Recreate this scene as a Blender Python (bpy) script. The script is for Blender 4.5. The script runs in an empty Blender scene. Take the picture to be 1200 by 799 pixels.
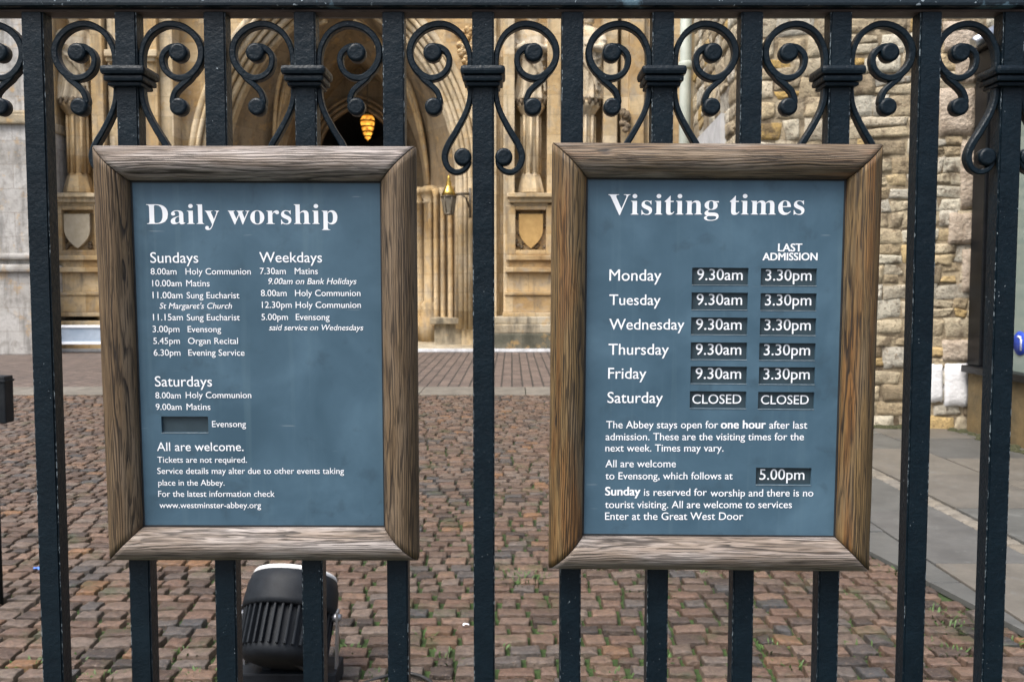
import bpy, bmesh, math, random
from mathutils import Vector, Matrix, noise
R = math.radians
sc = bpy.context.scene
col = sc.collection

# ------------------------------------------------------------------ camera
CAM_H, FPX, TILT = 1.6, 1050.0, R(3.5)
cam_d = bpy.data.cameras.new('camera'); cam = bpy.data.objects.new('camera', cam_d); col.objects.link(cam)
cam.location = (0, 0, CAM_H); cam.rotation_euler = (R(90) - TILT, 0, 0)
cam_d.sensor_width = 36; cam_d.lens = 36 * FPX / 1200; cam_d.clip_start = .02; cam_d.clip_end = 2000
cam_d.dof.use_dof = True; cam_d.dof.focus_distance = 1.3; cam_d.dof.aperture_fstop = 15
sc.camera = cam
# ------------------------------------------------------------------ sky, sun, exposure
SUN_EL, SUN_AZ = R(58), R(222)          # high, behind the camera and to its left
w = bpy.data.worlds.new('World'); sc.world = w; w.use_nodes = True
wn = w.node_tree.nodes; wl = w.node_tree.links
sky = wn.new('ShaderNodeTexSky'); sky.sky_type = 'NISHITA'; sky.sun_disc = False
sky.sun_elevation = SUN_EL; sky.sun_rotation = SUN_AZ; sky.dust_density = 4; sky.air_density = 1.0; sky.ozone_density = 1.0
hs = wn.new('ShaderNodeHueSaturation'); hs.inputs['Saturation'].default_value = .65
wl.new(sky.outputs[0], hs.inputs['Color']); # overcast sky: brightest overhead, dull towards the horizon
wtc = wn.new('ShaderNodeTexCoord'); wsp = wn.new('ShaderNodeSeparateXYZ'); wl.new(wtc.outputs['Generated'], wsp.inputs[0])
wmr = wn.new('ShaderNodeMapRange'); wl.new(wsp.outputs[2], wmr.inputs[0]); wmr.inputs[3].default_value = .30; wmr.inputs[4].default_value = 1.9
wmx = wn.new('ShaderNodeMix'); wmx.data_type = 'RGBA'; wmx.blend_type = 'MULTIPLY'; wmx.inputs[0].default_value = 1
wl.new(hs.outputs[0], wmx.inputs[6]); wl.new(wmr.outputs[0], wmx.inputs[7]); wl.new(wmx.outputs[2], wn['Background'].inputs[0])
wn['Background'].inputs[1].default_value = .12
sun_d = bpy.data.lights.new('sun', 'SUN'); sun = bpy.data.objects.new('sun', sun_d); col.objects.link(sun)
sun_d.energy = 1.5; sun_d.angle = R(30); sun_d.color = (1, .97, .92)
sd = Vector((math.sin(SUN_AZ) * math.cos(SUN_EL), math.cos(SUN_AZ) * math.cos(SUN_EL), math.sin(SUN_EL)))
sun.rotation_euler = sd.to_track_quat('Z', 'Y').to_euler(); sun.location = sd * 50
sc.view_settings.view_transform = 'Standard'; sc.view_settings.look = 'None'
sc.view_settings.exposure = .9; sc.view_settings.gamma = 1; sc.view_settings.use_curve_mapping = False
sc.cycles.max_bounces = 6

# ------------------------------------------------------------------ helpers
def ray(px, py):
    dx, dy = (px - 600) / FPX, (399.5 - py) / FPX
    f = Vector((0, math.cos(TILT), -math.sin(TILT))); u = Vector((0, math.sin(TILT), math.cos(TILT)))
    return f + Vector((dx, 0, 0)) + u * dy
def at(px, py, Y):
    d = ray(px, py); return Vector((0, 0, CAM_H)) + d * (Y / d.y)
def gnd(px, py, z=0):
    d = ray(px, py); return Vector((0, 0, CAM_H)) + d * ((z - CAM_H) / d.z)

class MB:
    def __init__(s): s.v = []; s.f = []; s.sm = []
    def add(s, vs, fs, smooth=False):
        b = len(s.v); s.v += [tuple(v) for v in vs]
        for f in fs: s.f.append([b + i for i in f]); s.sm.append(smooth)
    def box(s, x0, x1, y0, y1, z0, z1, bev=0):
        bm = bmesh.new(); bmesh.ops.create_cube(bm, size=1)
        bmesh.ops.scale(bm, vec=(abs(x1 - x0), abs(y1 - y0), abs(z1 - z0)), verts=bm.verts)
        if bev: bmesh.ops.bevel(bm, geom=bm.edges[:], offset=bev, segments=2, profile=.6, affect='EDGES')
        bmesh.ops.translate(bm, vec=((x0 + x1) / 2, (y0 + y1) / 2, (z0 + z1) / 2), verts=bm.verts)
        s.bm(bm)
    def bm(s, bm, smooth=False):
        bm.verts.index_update()
        s.add([v.co.copy() for v in bm.verts], [[v.index for v in f.verts] for f in bm.faces], smooth); bm.free()
    def lathe(s, prof, n=24, M=None, cap=True, smooth=True):
        """prof: list of (radius, height) about local Z"""
        vs = []; fs = []; M = M or Matrix()
        for r, h in prof:
            for k in range(n):
                a = 2 * math.pi * k / n; vs.append(M @ Vector((r * math.cos(a), r * math.sin(a), h)))
        for i in range(len(prof) - 1):
            for k in range(n):
                a, b = i * n + k, i * n + (k + 1) % n; fs.append([a, b, b + n, a + n])
        s.add(vs, fs, smooth)
        if cap:
            b = len(s.v) - len(vs)
            s.f.append([b + k for k in reversed(range(n))]); s.sm.append(False)
            s.f.append([b + (len(prof) - 1) * n + k for k in range(n)]); s.sm.append(False)
    def tube(s, pts, r, n=8, cap=True):
        pts = [Vector(p) for p in pts]; vs = []; fs = []; up = Vector((0.13, .2, 1)).normalized()
        for i, p in enumerate(pts):
            t = (pts[min(i + 1, len(pts) - 1)] - pts[max(i - 1, 0)]).normalized()
            a = t.cross(up); a = a.normalized() if a.length > 1e-4 else t.orthogonal().normalized(); b = a.cross(t)
            rr = r[i] if isinstance(r, (list, tuple)) else r
            for k in range(n):
                th = 2 * math.pi * k / n; vs.append(p + a * (rr * math.cos(th)) + b * (rr * math.sin(th)))
        for i in range(len(pts) - 1):
            for k in range(n):
                q, t2 = i * n + k, i * n + (k + 1) % n; fs.append([q, t2, t2 + n, q + n])
        base = len(s.v); s.add(vs, fs, True)
        if cap:
            s.f.append([base + k for k in reversed(range(n))]); s.sm.append(False)
            s.f.append([base + (len(pts) - 1) * n + k for k in range(n)]); s.sm.append(False)
    def prism(s, pts2, y0, y1):
        """outline in XZ pushed from y0 to y1"""
        n = len(pts2); vs = [(x, y0, z) for x, z in pts2] + [(x, y1, z) for x, z in pts2]
        fs = [list(range(n)), list(reversed(range(n, 2 * n)))]
        for k in range(n): fs.append([k, k + n, (k + 1) % n + n, (k + 1) % n][::-1])
        s.add(vs, fs)
    def build(s, name, mat, parent=None, weld=False):
        me = bpy.data.meshes.new(name); me.from_pydata(s.v, [], s.f); me.validate()
        me.polygons.foreach_set('use_smooth', s.sm[:len(me.polygons)] if len(s.sm) >= len(me.polygons) else [False] * len(me.polygons))
        bm = bmesh.new(); bm.from_mesh(me); bmesh.ops.recalc_face_normals(bm, faces=bm.faces); bm.to_mesh(me); bm.free()
        if mat: me.materials.append(mat)
        o = bpy.data.objects.new(name, me); col.objects.link(o)
        if parent:
            o.parent = parent; o.matrix_parent_inverse = parent.matrix_basis.inverted()
        return o
def tag(o, label=None, cat=None, group=None, kind=None):
    for k, v in (('label', label), ('category', cat), ('group', group), ('kind', kind)):
        if v: o[k] = v
    return o
def thing(name, loc, label, cat, group=None):
    o = bpy.data.objects.new(name, None); o.empty_display_size = .1; col.objects.link(o); o.location = loc
    o.matrix_basis = Matrix.Translation(loc)
    return tag(o, label, cat, group)
def dup(root, loc, label=None):
    r = root.copy(); col.objects.link(r); r.location = loc
    if label: r['label'] = label
    for ch in root.children:
        c = ch.copy(); col.objects.link(c); c.parent = r
        for g in ch.children:
            d = g.copy(); col.objects.link(d); d.parent = c
    return r

# ------------------------------------------------------------------ materials
class NT:
    def __init__(s, name):
        s.m = bpy.data.materials.new(name); s.m.use_nodes = True; s.t = s.m.node_tree
        s.b = s.t.nodes['Principled BSDF']
    def n(s, typ, **kw):
        nd = s.t.nodes.new(typ)
        for k, v in kw.items():
            if k.startswith('i_'): nd.inputs[k[2:].replace('_', ' ')].default_value = v
            else: setattr(nd, k, v)
        return nd
    def l(s, a, b): s.t.links.new(a, b)
    def coord(s, scale=(1, 1, 1), rnd=False, kind='Object', rot=(0, 0, 0)):
        tc = s.n('ShaderNodeTexCoord'); mp = s.n('ShaderNodeMapping'); mp.inputs['Scale'].default_value = scale
        mp.inputs['Rotation'].default_value = rot
        if rnd:
            oi = s.n('ShaderNodeObjectInfo'); mu = s.n('ShaderNodeMath', operation='MULTIPLY'); mu.inputs[1].default_value = 37
            s.l(oi.outputs['Random'], mu.inputs[0]); ad = s.n('ShaderNodeVectorMath', operation='ADD')
            s.l(tc.outputs[kind], ad.inputs[0]); s.l(mu.outputs[0], ad.inputs[1]); s.l(ad.outputs[0], mp.inputs['Vector'])
        else: s.l(tc.outputs[kind], mp.inputs['Vector'])
        return mp.outputs[0]
    def noise(s, co, scale, detail=4, rough=.55, dist=0):
        nd = s.n('ShaderNodeTexNoise'); nd.inputs['Scale'].default_value = scale; nd.inputs['Detail'].default_value = detail
        nd.inputs['Roughness'].default_value = rough; nd.inputs['Distortion'].default_value = dist
        if co is not None: s.l(co, nd.inputs['Vector'])
        return nd.outputs['Fac']
    def ramp(s, fac, stops, interp='LINEAR'):
        nd = s.n('ShaderNodeValToRGB'); e = nd.color_ramp.elements; nd.color_ramp.interpolation = interp
        while len(e) < len(stops): e.new(.5)
        for el, (p, c) in zip(e, stops):
            el.position = p; el.color = (*c, 1) if isinstance(c, tuple) else (c, c, c, 1)
        s.l(fac, nd.inputs[0]); return nd.outputs[0]
    def mix(s, fac, a, b, mode='MIX'):
        nd = s.n('ShaderNodeMix', data_type='RGBA', blend_type=mode)
        for sock, v in ((nd.inputs[0], fac), (nd.inputs[6], a), (nd.inputs[7], b)):
            if hasattr(v, 'links'): s.l(v, sock)
            elif isinstance(v, tuple): sock.default_value = (*v, 1)
            else: sock.default_value = v
        return nd.outputs[2]
    def math(s, op, a, b=0.):
        nd = s.n('ShaderNodeMath', operation=op)
        for sock, v in ((nd.inputs[0], a), (nd.inputs[1], b)):
            if hasattr(v, 'links'): s.l(v, sock)
            else: sock.default_value = v
        return nd.outputs[0]
    def set(s, color=None, rough=None, bump=None, strength=.3, dist=.01, **kw):
        def put(sock, v):
            if hasattr(v, 'links'): s.l(v, sock)
            else: sock.default_value = (*v, 1) if isinstance(v, tuple) else v
        if color is not None: put(s.b.inputs['Base Color'], color)
        if rough is not None: put(s.b.inputs['Roughness'], rough)
        for k, v in kw.items(): put(s.b.inputs[k.replace('_', ' ')], v)
        if bump is not None:
            bp = s.n('ShaderNodeBump'); bp.inputs['Strength'].default_value = strength; bp.inputs['Distance'].default_value = dist
            s.l(bump, bp.inputs['Height']); s.l(bp.outputs[0], s.b.inputs['Normal'])
        return s.m

def mat_iron(edges=False):
    m = NT('painted iron'); co = m.coord(rnd=True)
    big = m.noise(co, 22, 5, .6); fine = m.noise(co, 190, 4, .6)
    base = m.ramp(big, [(.3, (.002, .0068, .0115)), (.7, (.004, .0115, .018))])
    chips = m.math('MULTIPLY', m.ramp(m.noise(co, 230, 2, .5), [(.72, 0.), (.75, 1.)]), m.ramp(m.noise(co, 9, 3), [(.5, 0.), (.62, 1.)]))
    if edges:      # paint knocked off along the arrises of a bar
        sp = m.n('ShaderNodeSeparateXYZ'); m.l(m.coord(), sp.inputs[0])
        ax_ = m.math('ABSOLUTE', sp.outputs[0]); em = m.math('MULTIPLY', m.math('GREATER_THAN', ax_, .0134), m.math('LESS_THAN', sp.outputs[1], 1.2525))
        chips = m.math('MAXIMUM', chips, m.math('MULTIPLY', em, m.math('MULTIPLY', m.ramp(m.noise(m.coord((1, 1, .35), rnd=True), 420, 3, .6), [(.53, 0.), (.58, 1.)]), m.ramp(m.noise(co, 7, 3), [(.42, 0.), (.55, .85)]))))
    c = m.mix(chips, base, (.22, .26, .28))
    return m.set(c, m.ramp(fine, [(.3, .3), (.8, .55)]), m.math('ADD', big, m.math('MULTIPLY', fine, .35)), 0.95, .0026, Specular_IOR_Level=.24)
def mat_rail():
    m = NT('worn rail paint'); co = m.coord()
    big = m.noise(co, 7, 6, .65)
    c = m.mix(m.ramp(big, [(.6, 0.), (.63, 1.)]), (.007, .016, .024), (.08, .14, .18))
    fine = m.noise(co, 160, 4)
    c = m.mix(m.ramp(m.noise(co, 120, 3), [(.68, 0.), (.72, 1.)]), c, (.3, .36, .4))
    return m.set(c, .38, m.math('ADD', big, m.math('MULTIPLY', fine, .3)), .5, .003)
def mat_wood(name, deep, mid, light, silver, orange=None):
    m = NT(name); tc = m.coord((1, 1, 1), True)
    def co(sc_):
        mp = m.n('ShaderNodeMapping'); mp.inputs['Scale'].default_value = sc_; m.l(tc, mp.inputs['Vector']); return mp.outputs[0]
    warp = m.noise(co((4, 26, 26)), 1, 3, .5)
    tcw = m.n('ShaderNodeVectorMath', operation='ADD'); m.l(tc, tcw.inputs[0])
    wv = m.n('ShaderNodeCombineXYZ'); k = m.math('MULTIPLY', m.math('SUBTRACT', warp, .5), .009)
    m.l(k, wv.inputs['Y']); m.l(k, wv.inputs['Z']); m.l(wv.outputs[0], tcw.inputs[1])
    def cw(sc_):
        mp = m.n('ShaderNodeMapping'); mp.inputs['Scale'].default_value = sc_; m.l(tcw.outputs[0], mp.inputs['Vector']); return mp.outputs[0]
    sp = m.n('ShaderNodeSeparateXYZ'); m.l(tcw.outputs[0], sp.inputs[0])
    across = m.math('ADD', sp.outputs[2], m.math('MULTIPLY', sp.outputs[1], .7))
    n1 = m.noise(cw((2.4, 26, 26)), 1, 2, .5); n2 = m.noise(cw((16, 160, 160)), 1, 2, .5)
    t = m.math('ADD', m.math('MULTIPLY', across, 290), m.math('ADD', m.math('MULTIPLY', n1, 7), m.math('MULTIPLY', n2, .8)))
    ring = m.ramp(m.math('FRACT', t), [(0., 1.), (.14, .85), (.34, .15), (.62, 0.), (.92, .3), (1., 1.)])
    ring = m.math('MULTIPLY', ring, m.ramp(m.noise(cw((4.5, 110, 110)), 1, 3, .6), [(.34, .15), (.58, 1.)]))
    broad = m.noise(cw((5, 34, 34)), 1, 4, .55); spot = m.noise(cw((10, 170, 170)), 1, 4, .6)
    fine = m.noise(cw((60, 900, 900)), 1, 3, .6)
    c = m.ramp(spot, [(.3, mid), (.7, light)])
    c = m.mix(m.ramp(broad, [(.46, 0.), (.62, .8)]), c, silver)
    if orange:
        c = m.mix(m.ramp(m.noise(cw((3.5, 34, 34)), 1, 3), [(.52, 0.), (.64, .7)]), c, orange)
    pore = m.ramp(m.noise(cw((16, 720, 720)), 1, 2, .5), [(.37, .85), (.45, 0.)])
    knot = m.ramp(m.noise(cw((11, 75, 75)), 1, 2, .4), [(.22, 1.), (.28, 0.)])
    crack = m.math('MAXIMUM', m.math('MAXIMUM', m.math('MULTIPLY', ring, 1.0), pore), knot)
    c = m.mix(crack, c, tuple(x * .6 for x in deep))
    h = m.math('SUBTRACT', m.math('MULTIPLY', fine, .35), m.math('MULTIPLY', crack, .8))
    return m.set(c, .6, h, .8, .0018)
def mat_panel():
    m = NT('slate blue painted board'); co = m.coord(rnd=True)
    a = m.noise(co, 9, 5, .6, .4); b = m.noise(co, 28, 4, .6, .3)
    c = m.ramp(a, [(.32, (.041, .087, .126)), (.52, (.053, .108, .155)), (.72, (.072, .14, .196))])
    c = m.mix(m.ramp(b, [(.58, 0.), (.70, .5)]), c, (.034, .068, .096))
    c = m.mix(m.ramp(m.noise(m.coord((60, 60, 2.2), True), 1, 4, .6), [(.56, 0.), (.75, .35)]), c, (.10, .17, .21))      # rain streaks
    c = m.mix(m.ramp(m.noise(m.coord((14, 14, 220), True, rot=(0, .5, 0)), 1, 2, .5), [(.76, 0.), (.79, .5)]), c, (.25, .31, .34))   # scratches
    return m.set(c, m.ramp(a, [(.3, .38), (.7, .55)]), m.noise(co, 120, 2), .06, .001)
def mat_simple(name, c1, c2, scale, rough=.6, bump=.2, dist=.004, **kw):
    m = NT(name); co = m.coord(rnd=True); a = m.noise(co, scale, 5, .6)
    return m.set(m.ramp(a, [(.32, c1), (.68, c2)]), rough, m.noise(co, scale * 4, 4), bump, dist, **kw)
def mat_limestone(name='honey limestone', cols=((.29, .18, .075), (.47, .325, .155), (.58, .45, .27)), grey=(.34, .29, .22), joints=True, bw=.95, bh=.48):
    m = NT(name); tc = m.n('ShaderNodeTexCoord'); sp = m.n('ShaderNodeSeparateXYZ'); m.l(tc.outputs['Object'], sp.inputs[0])
    cb = m.n('ShaderNodeCombineXYZ'); m.l(m.math('ADD', sp.outputs[0], m.math('MULTIPLY', sp.outputs[1], .8)), cb.inputs[0]); m.l(sp.outputs[2], cb.inputs[1])
    br = m.n('ShaderNodeTexBrick'); m.l(cb.outputs[0], br.inputs['Vector']); br.inputs['Scale'].default_value = 1
    br.inputs['Brick Width'].default_value = bw; br.inputs['Row Height'].default_value = bh; br.inputs['Mortar Size'].default_value = .008
    br.inputs['Color1'].default_value = (0, 0, 0, 1); br.inputs['Color2'].default_value = (1, 1, 1, 1); br.inputs['Mortar'].default_value = (.5, .5, .5, 1)
    co = tc.outputs['Object']; a = m.noise(co, 1.3, 6, .65, .5); b = m.noise(co, 9, 5, .65)
    c = m.ramp(m.math('ADD', m.math('MULTIPLY', br.outputs['Color'], .28), m.math('MULTIPLY', a, .8)), [(.3, cols[0]), (.5, cols[1]), (.75, cols[2])])
    c = m.mix(m.ramp(m.noise(co, 2.6, 6, .7, .6), [(.5, 0.), (.66, .7)]), c, grey)
    c = m.mix(m.ramp(b, [(.55, 0.), (.75, .5)]), c, tuple(x * .45 for x in cols[0]))
    stk = m.noise(m.coord((2.2, 2.2, .35)), 1.6, 5, .65)
    c = m.mix(m.ramp(stk, [(.5, 0.), (.66, .6)]), c, tuple(x * .4 for x in grey))
    c = m.mix(m.ramp(m.noise(co, 3.3, 5, .7), [(.56, 0.), (.68, .55)]), c, (.50, .31, .11))
    if joints: c = m.mix(m.math('MULTIPLY', br.outputs['Fac'], .38 * joints), c, (.16, .12, .08))
    return m.set(c, .85, b, .5, .03)
def mat_island(name, stops, scale, rough=.75, moss=None, bump=.5, dist=.012, var=.5, spots=None, pits=None):
    m = NT(name); co = m.coord(); geo = m.n('ShaderNodeNewGeometry')
    c = m.ramp(geo.outputs['Random Per Island'], stops)
    a = m.noise(co, scale, 6, .65); b = m.noise(co, scale * 5, 5, .65)
    c = m.mix(m.ramp(a, [(.35, var), (.6, 0.)]), c, (.3, .3, .3), 'MULTIPLY')
    c = m.mix(m.ramp(b, [(.5, 0.), (.75, .45)]), c, (1.5, 1.45, 1.4), 'MULTIPLY')
    if pits: c = m.mix(m.ramp(m.noise(co, pits, 4, .7), [(.57, 0.), (.66, .8)]), c, (.10, .07, .045))
    if spots: c = m.mix(m.ramp(m.noise(co, scale * 2.2, 5, .7), [(.58, 0.), (.68, .75)]), c, spots)
    if moss:
        c = m.mix(m.ramp(m.noise(co, moss[1], 5, .65), [(moss[2], 0.), (moss[2] + .12, moss[3])]), c, moss[0])
    return m.set(c, rough, m.math('ADD', a, m.math('MULTIPLY', b, .5)), bump, dist)

IRON, IRON_BAR, RAIL = mat_iron(), mat_iron(True), mat_rail()
OAK_GREY = mat_wood('weathered grey oak', (.020, .012, .007), (.11, .069, .035), (.185, .125, .067), (.185, .135, .088))
OAK_BROWN = mat_wood('weathered golden oak', (.014, .008, .004), (.12, .073, .027), (.23, .15, .062), (.16, .115, .065), (.20, .082, .016))
OAK_MIX = mat_wood('half silvered oak', (.020, .012, .007), (.125, .083, .046), (.22, .165, .11), (.31, .265, .22), (.17, .065, .018))
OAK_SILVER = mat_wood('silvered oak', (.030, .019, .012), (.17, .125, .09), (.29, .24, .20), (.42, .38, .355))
PANEL = mat_panel()
SLOT = mat_simple('slate insert plate', (.020, .038, .049), (.029, .052, .066), 40, .5, .1, .001)
WHITE = mat_simple('white lettering paint', (.84, .87, .91), (.90, .92, .95), 60, .5, .02, .0005)
EDGE = mat_simple('dark rebate', (.008, .01, .012), (.02, .022, .025), 60)  # near-black colour for the painted shadow gap, shared by the backing board
STONE = mat_limestone()
STONE_PALE = mat_limestone('pale limestone', ((.37, .27, .14), (.55, .43, .26), (.66, .55, .38)), (.37, .31, .23))
STONE_GREY = mat_limestone('grey ashlar', ((.27, .255, .23), (.41, .395, .37), (.52, .51, .49)), (.24, .225, .20), True, 1.3, .55)
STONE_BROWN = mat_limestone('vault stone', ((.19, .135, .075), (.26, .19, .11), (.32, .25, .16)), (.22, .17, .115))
STONE_MOSS = mat_limestone('weathered plinth stone', ((.22, .18, .12), (.38, .32, .22), (.48, .43, .33)), (.11, .10, .075))
STONE_DARK = mat_limestone('mossy footing stone', ((.07, .07, .05), (.13, .12, .085), (.24, .22, .17)), (.07, .075, .05))
STATUE = mat_limestone('carved limestone', ((.42, .34, .22), (.56, .47, .33), (.66, .59, .47)), (.36, .30, .23), False)
SHIELD = mat_simple('ochre shield stone', (.40, .24, .08), (.52, .33, .12), 5, .8, .3, .02)
SHIELD_PALE = mat_simple('cream shield stone', (.46, .39, .27), (.56, .49, .36), 5, .8, .3, .02)
DARKSTONE = mat_simple('sooty carved stone', (.07, .05, .03), (.26, .20, .13), 9, .9, .6, .04)

# ------------------------------------------------------------------ setting: ground, setts, pavement
g = MB(); g.add([(-400, -400, -.045), (400, -400, -.045), (400, 400, -.045), (-400, 400, -.045)], [[0, 1, 2, 3]])
tag(g.build('ground', mat_simple('tarmac', (.04, .04, .04), (.065, .062, .06), 3)), kind='structure')
def edge_x(y): return 2.37 - .17 * (y - 3.95)          # where the setts meet the pavement

def joint_mat():
    m = NT('mossy joints'); co = m.coord(); a = m.noise(co, 1.1, 5, .6); b = m.noise(co, 30, 5, .7)
    soil = m.ramp(b, [(.3, (.006, .005, .004)), (.7, (.02, .016, .011))])
    moss = m.ramp(b, [(.3, (.012, .022, .004)), (.7, (.042, .08, .014))])
    sp = m.n('ShaderNodeSeparateXYZ'); m.l(co, sp.inputs[0])
    near = m.ramp(m.math('MULTIPLY', sp.outputs[1], .1), [(.38, .2), (.62, 0.)])
    return m.set(m.mix(m.ramp(m.math('ADD', a, near), [(.40, 0.), (.54, 1.)]), soil, moss), .95, b, .8, .01)
j = MB(); j.add([(-14, .3, -.026), (14, .3, -.026), (14, 23, -.026), (-14, 23, -.026)], [[0, 1, 2, 3]])
tag(j.build('joint_bed', joint_mat()), kind='structure')

def bump_block(mb, c4, nrm, depth, nx, ny, rng, rough, power=5, sink=None):
    """a rounded stone whose face is the quad c4 (bl, br, tr, tl), swelling along nrm"""
    vs = []; off = Vector((rng.random() * 90, rng.random() * 90, rng.random() * 90))
    size = (c4[1] - c4[0]).length + (c4[3] - c4[0]).length
    for jn in range(ny + 1):
        v = jn / ny; v = .5 - .5 * math.cos(v * math.pi) * (.55 + .45 * abs(math.cos(v * math.pi)))
        for i in range(nx + 1):
            u = i / nx; u = .5 - .5 * math.cos(u * math.pi) * (.55 + .45 * abs(math.cos(u * math.pi)))
            p = (c4[0] * (1 - u) + c4[1] * u) * (1 - v) + (c4[3] * (1 - u) + c4[2] * u) * v
            pr = (1 - abs(2 * u - 1) ** power) * (1 - abs(2 * v - 1) ** power)
            nz = noise.noise(p * (4 / size) + off) * .6 + noise.noise(p * (10 / size) + off) * .4
            edge = i in (0, nx) or jn in (0, ny)
            q = p + nrm * (depth * pr ** .6 + (0 if edge else rough * nz))
            if edge: q = q + (c4[1] - c4[0]) * (.035 * noise.noise(p * 9 / size + off)) + (c4[3] - c4[0]) * (.05 * noise.noise(p * 11 / size - off))
            vs.append(q)
    fs = [[jn * (nx + 1) + i, jn * (nx + 1) + i + 1, (jn + 1) * (nx + 1) + i + 1, (jn + 1) * (nx + 1) + i] for jn in range(ny) for i in range(nx)]
    mb.add(vs, fs, True)

def flat_block(mb, c4, depth, n, rng):
    """a worn sett: steep sides, narrow rounded arris, nearly flat uneven top"""
    off = Vector((rng.random() * 90, rng.random() * 90, rng.random() * 90)); vs = []
    lx_, ly_ = (c4[1] - c4[0]).length, (c4[3] - c4[0]).length
    def knots(L, k):
        a, b = .0035 / L, .011 / L; return [0, a, b] + [b + (1 - 2 * b) * i / k for i in range(1, k)] + [1 - b, 1 - a, 1]
    U, V = knots(lx_, n[0]), knots(ly_, n[1]); w_ = len(U); h_ = len(V)
    for jn, v in enumerate(V):
        for i, u in enumerate(U):
            p = (c4[0] * (1 - u) + c4[1] * u) * (1 - v) + (c4[3] * (1 - u) + c4[2] * u) * v
            d = min(i, w_ - 1 - i, jn, h_ - 1 - jn)
            h = (0, depth - .0045, depth - .001)[d] if d < 3 else depth
            if d: h += .006 * noise.noise(p * 20 + off) + .004 * noise.noise(p * 60 + off)
            q = Vector((p.x, p.y, p.z + h)) + Vector((noise.noise(p * 34 + off), noise.noise(p * 34 - off), 0)) * .004
            vs.append(q)
    fs = [[jn * w_ + i, jn * w_ + i + 1, (jn + 1) * w_ + i + 1, (jn + 1) * w_ + i] for jn in range(h_ - 1) for i in range(w_ - 1)]
    b0 = len(mb.f); mb.add(vs, fs, True)
    for q, f in enumerate(fs):
        jn, i = divmod(q, w_ - 1)
        if i in (0, w_ - 2) or jn in (0, h_ - 2): mb.sm[b0 + q] = False
rng = random.Random(5)
cob = MB(); y = 1.6; UP = Vector((0, 0, 1))
while y < 13.0:
    pitch = rng.uniform(.098, .126)
    lim = .6 * y + 1.3; x = -lim - rng.random() * .2
    xr = edge_x(y) - .012
    wob = rng.uniform(0, 9)
    while x < min(xr, lim):
        L = rng.uniform(.10, .18) * (1 if rng.random() > .12 else .75)
        x1 = x + L
        if x1 > xr: x1 = xr
        if x1 - x > .05:
            gp = rng.uniform(.0065, .0115); tilt = rng.uniform(-.003, .003); lift = rng.uniform(-.0035, .0035) - .034
            def P(xx, yy, e): return Vector((xx + rng.uniform(-.006, .006), yy + .018 * math.sin(xx * 1.1 + y * .2) + rng.uniform(-.0045, .0045), lift + e))
            flat_block(cob, [P(x + gp, y + gp * 1.5, -tilt), P(x1 - gp, y + gp * 1.5, tilt), P(x1 - gp, y + pitch - gp * 1.1, tilt), P(x + gp, y + pitch - gp * 1.1, -tilt)], .038, (4, 3) if y < 6 else (2, 2), rng)
        x = x1 if x1 < xr else xr + 1
    y += pitch
SETT = mat_island('granite setts', [(0, (.040, .032, .028)), (.12, (.090, .058, .042)), (.3, (.150, .090, .062)), (.42, (.17, .130, .102)), (.55, (.105, .069, .050)), (.7, (.195, .122, .082)), (.82, (.130, .104, .086)), (.92, (.055, .055, .056)), (1, (.225, .118, .056))],
                  34, .45, ((.035, .05, .014), 3.1, .56, .6), 1.0, .01, .75, (.22, .165, .13), 48)
tag(cob.build('cobbles', SETT), kind='structure')

kb = MB()
x = -13.0
while x < .72:
    L = rng.uniform(.7, 1.1); kb.box(x + .006, min(x + L, .72) - .006, 13.08, 14.1, -.03, .012 + rng.uniform(-.003, .003), .006); x += L
tag(kb.build('kerb_strip', mat_island('pale kerb stone', [(0, (.15, .135, .11)), (1, (.20, .182, .152))], 5, .7)), kind='structure')

def far_mat():
    m = NT('far setts'); co = m.coord((1, 1, 1), rot=(0, 0, R(90)))
    br = m.n('ShaderNodeTexBrick'); m.l(co, br.inputs['Vector']); br.inputs['Scale'].default_value = 1
    br.inputs['Brick Width'].default_value = .3; br.inputs['Row Height'].default_value = .17; br.inputs['Mortar Size'].default_value = .016; br.inputs['Mortar Smooth'].default_value = .4
    br.inputs['Color1'].default_value = (.11, .085, .072, 1); br.inputs['Color2'].default_value = (.18, .135, .11, 1); br.inputs['Mortar'].default_value = (.04, .035, .03, 1)
    a = m.noise(m.coord(), 5, 6, .65)
    c = m.mix(m.ramp(a, [(.35, .6), (.65, 0.)]), br.outputs['Color'], (.45, .42, .4), 'MULTIPLY')
    return m.set(c, .7, m.math('SUBTRACT', m.math('MULTIPLY', a, .5), br.outputs['Fac']), .7, .02)
fs_ = MB(); fs_.box(-14, 6, 14.104, 21.6, -.03, .006); tag(fs_.build('forecourt', far_mat()), kind='structure')

# flagstone pavement, cut along the edge of the setts
pv = MB()
cols_x = [(.2, .95), (.95, 1.75), (1.75, 2.42), (2.42, 3.04), (3.18, 4.0), (4.0, 4.86), (4.86, 5.8), (5.8, 6.7), (6.7, 7.6), (7.6, 8.6)]
for ci, (xa, xb) in enumerate(cols_x):
    y = .4 + (ci * .43) % 1.05
    while y < 14.0:
        L = rng.uniform(.85, 1.25)
        if xb > edge_x(y + L):
            t = rng.uniform(-.004, .004)
            pv.box(xa + .006, xb - .006, y + .006, min(y + L, 14.05) - .006, -.018, .014 + t, .006)
        y += L
y = .4
gut = MB()
while y < 14:
    L = rng.uniform(.09, .2)
    c4 = [Vector((3.045, y + .004, .0)), Vector((3.175, y + .004, .0)), Vector((3.175, y + L - .004, .0)), Vector((3.045, y + L - .004, .0))]
    bump_block(gut, c4, UP, .016, 4, 4, rng, .004, 5); y += L
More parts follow.
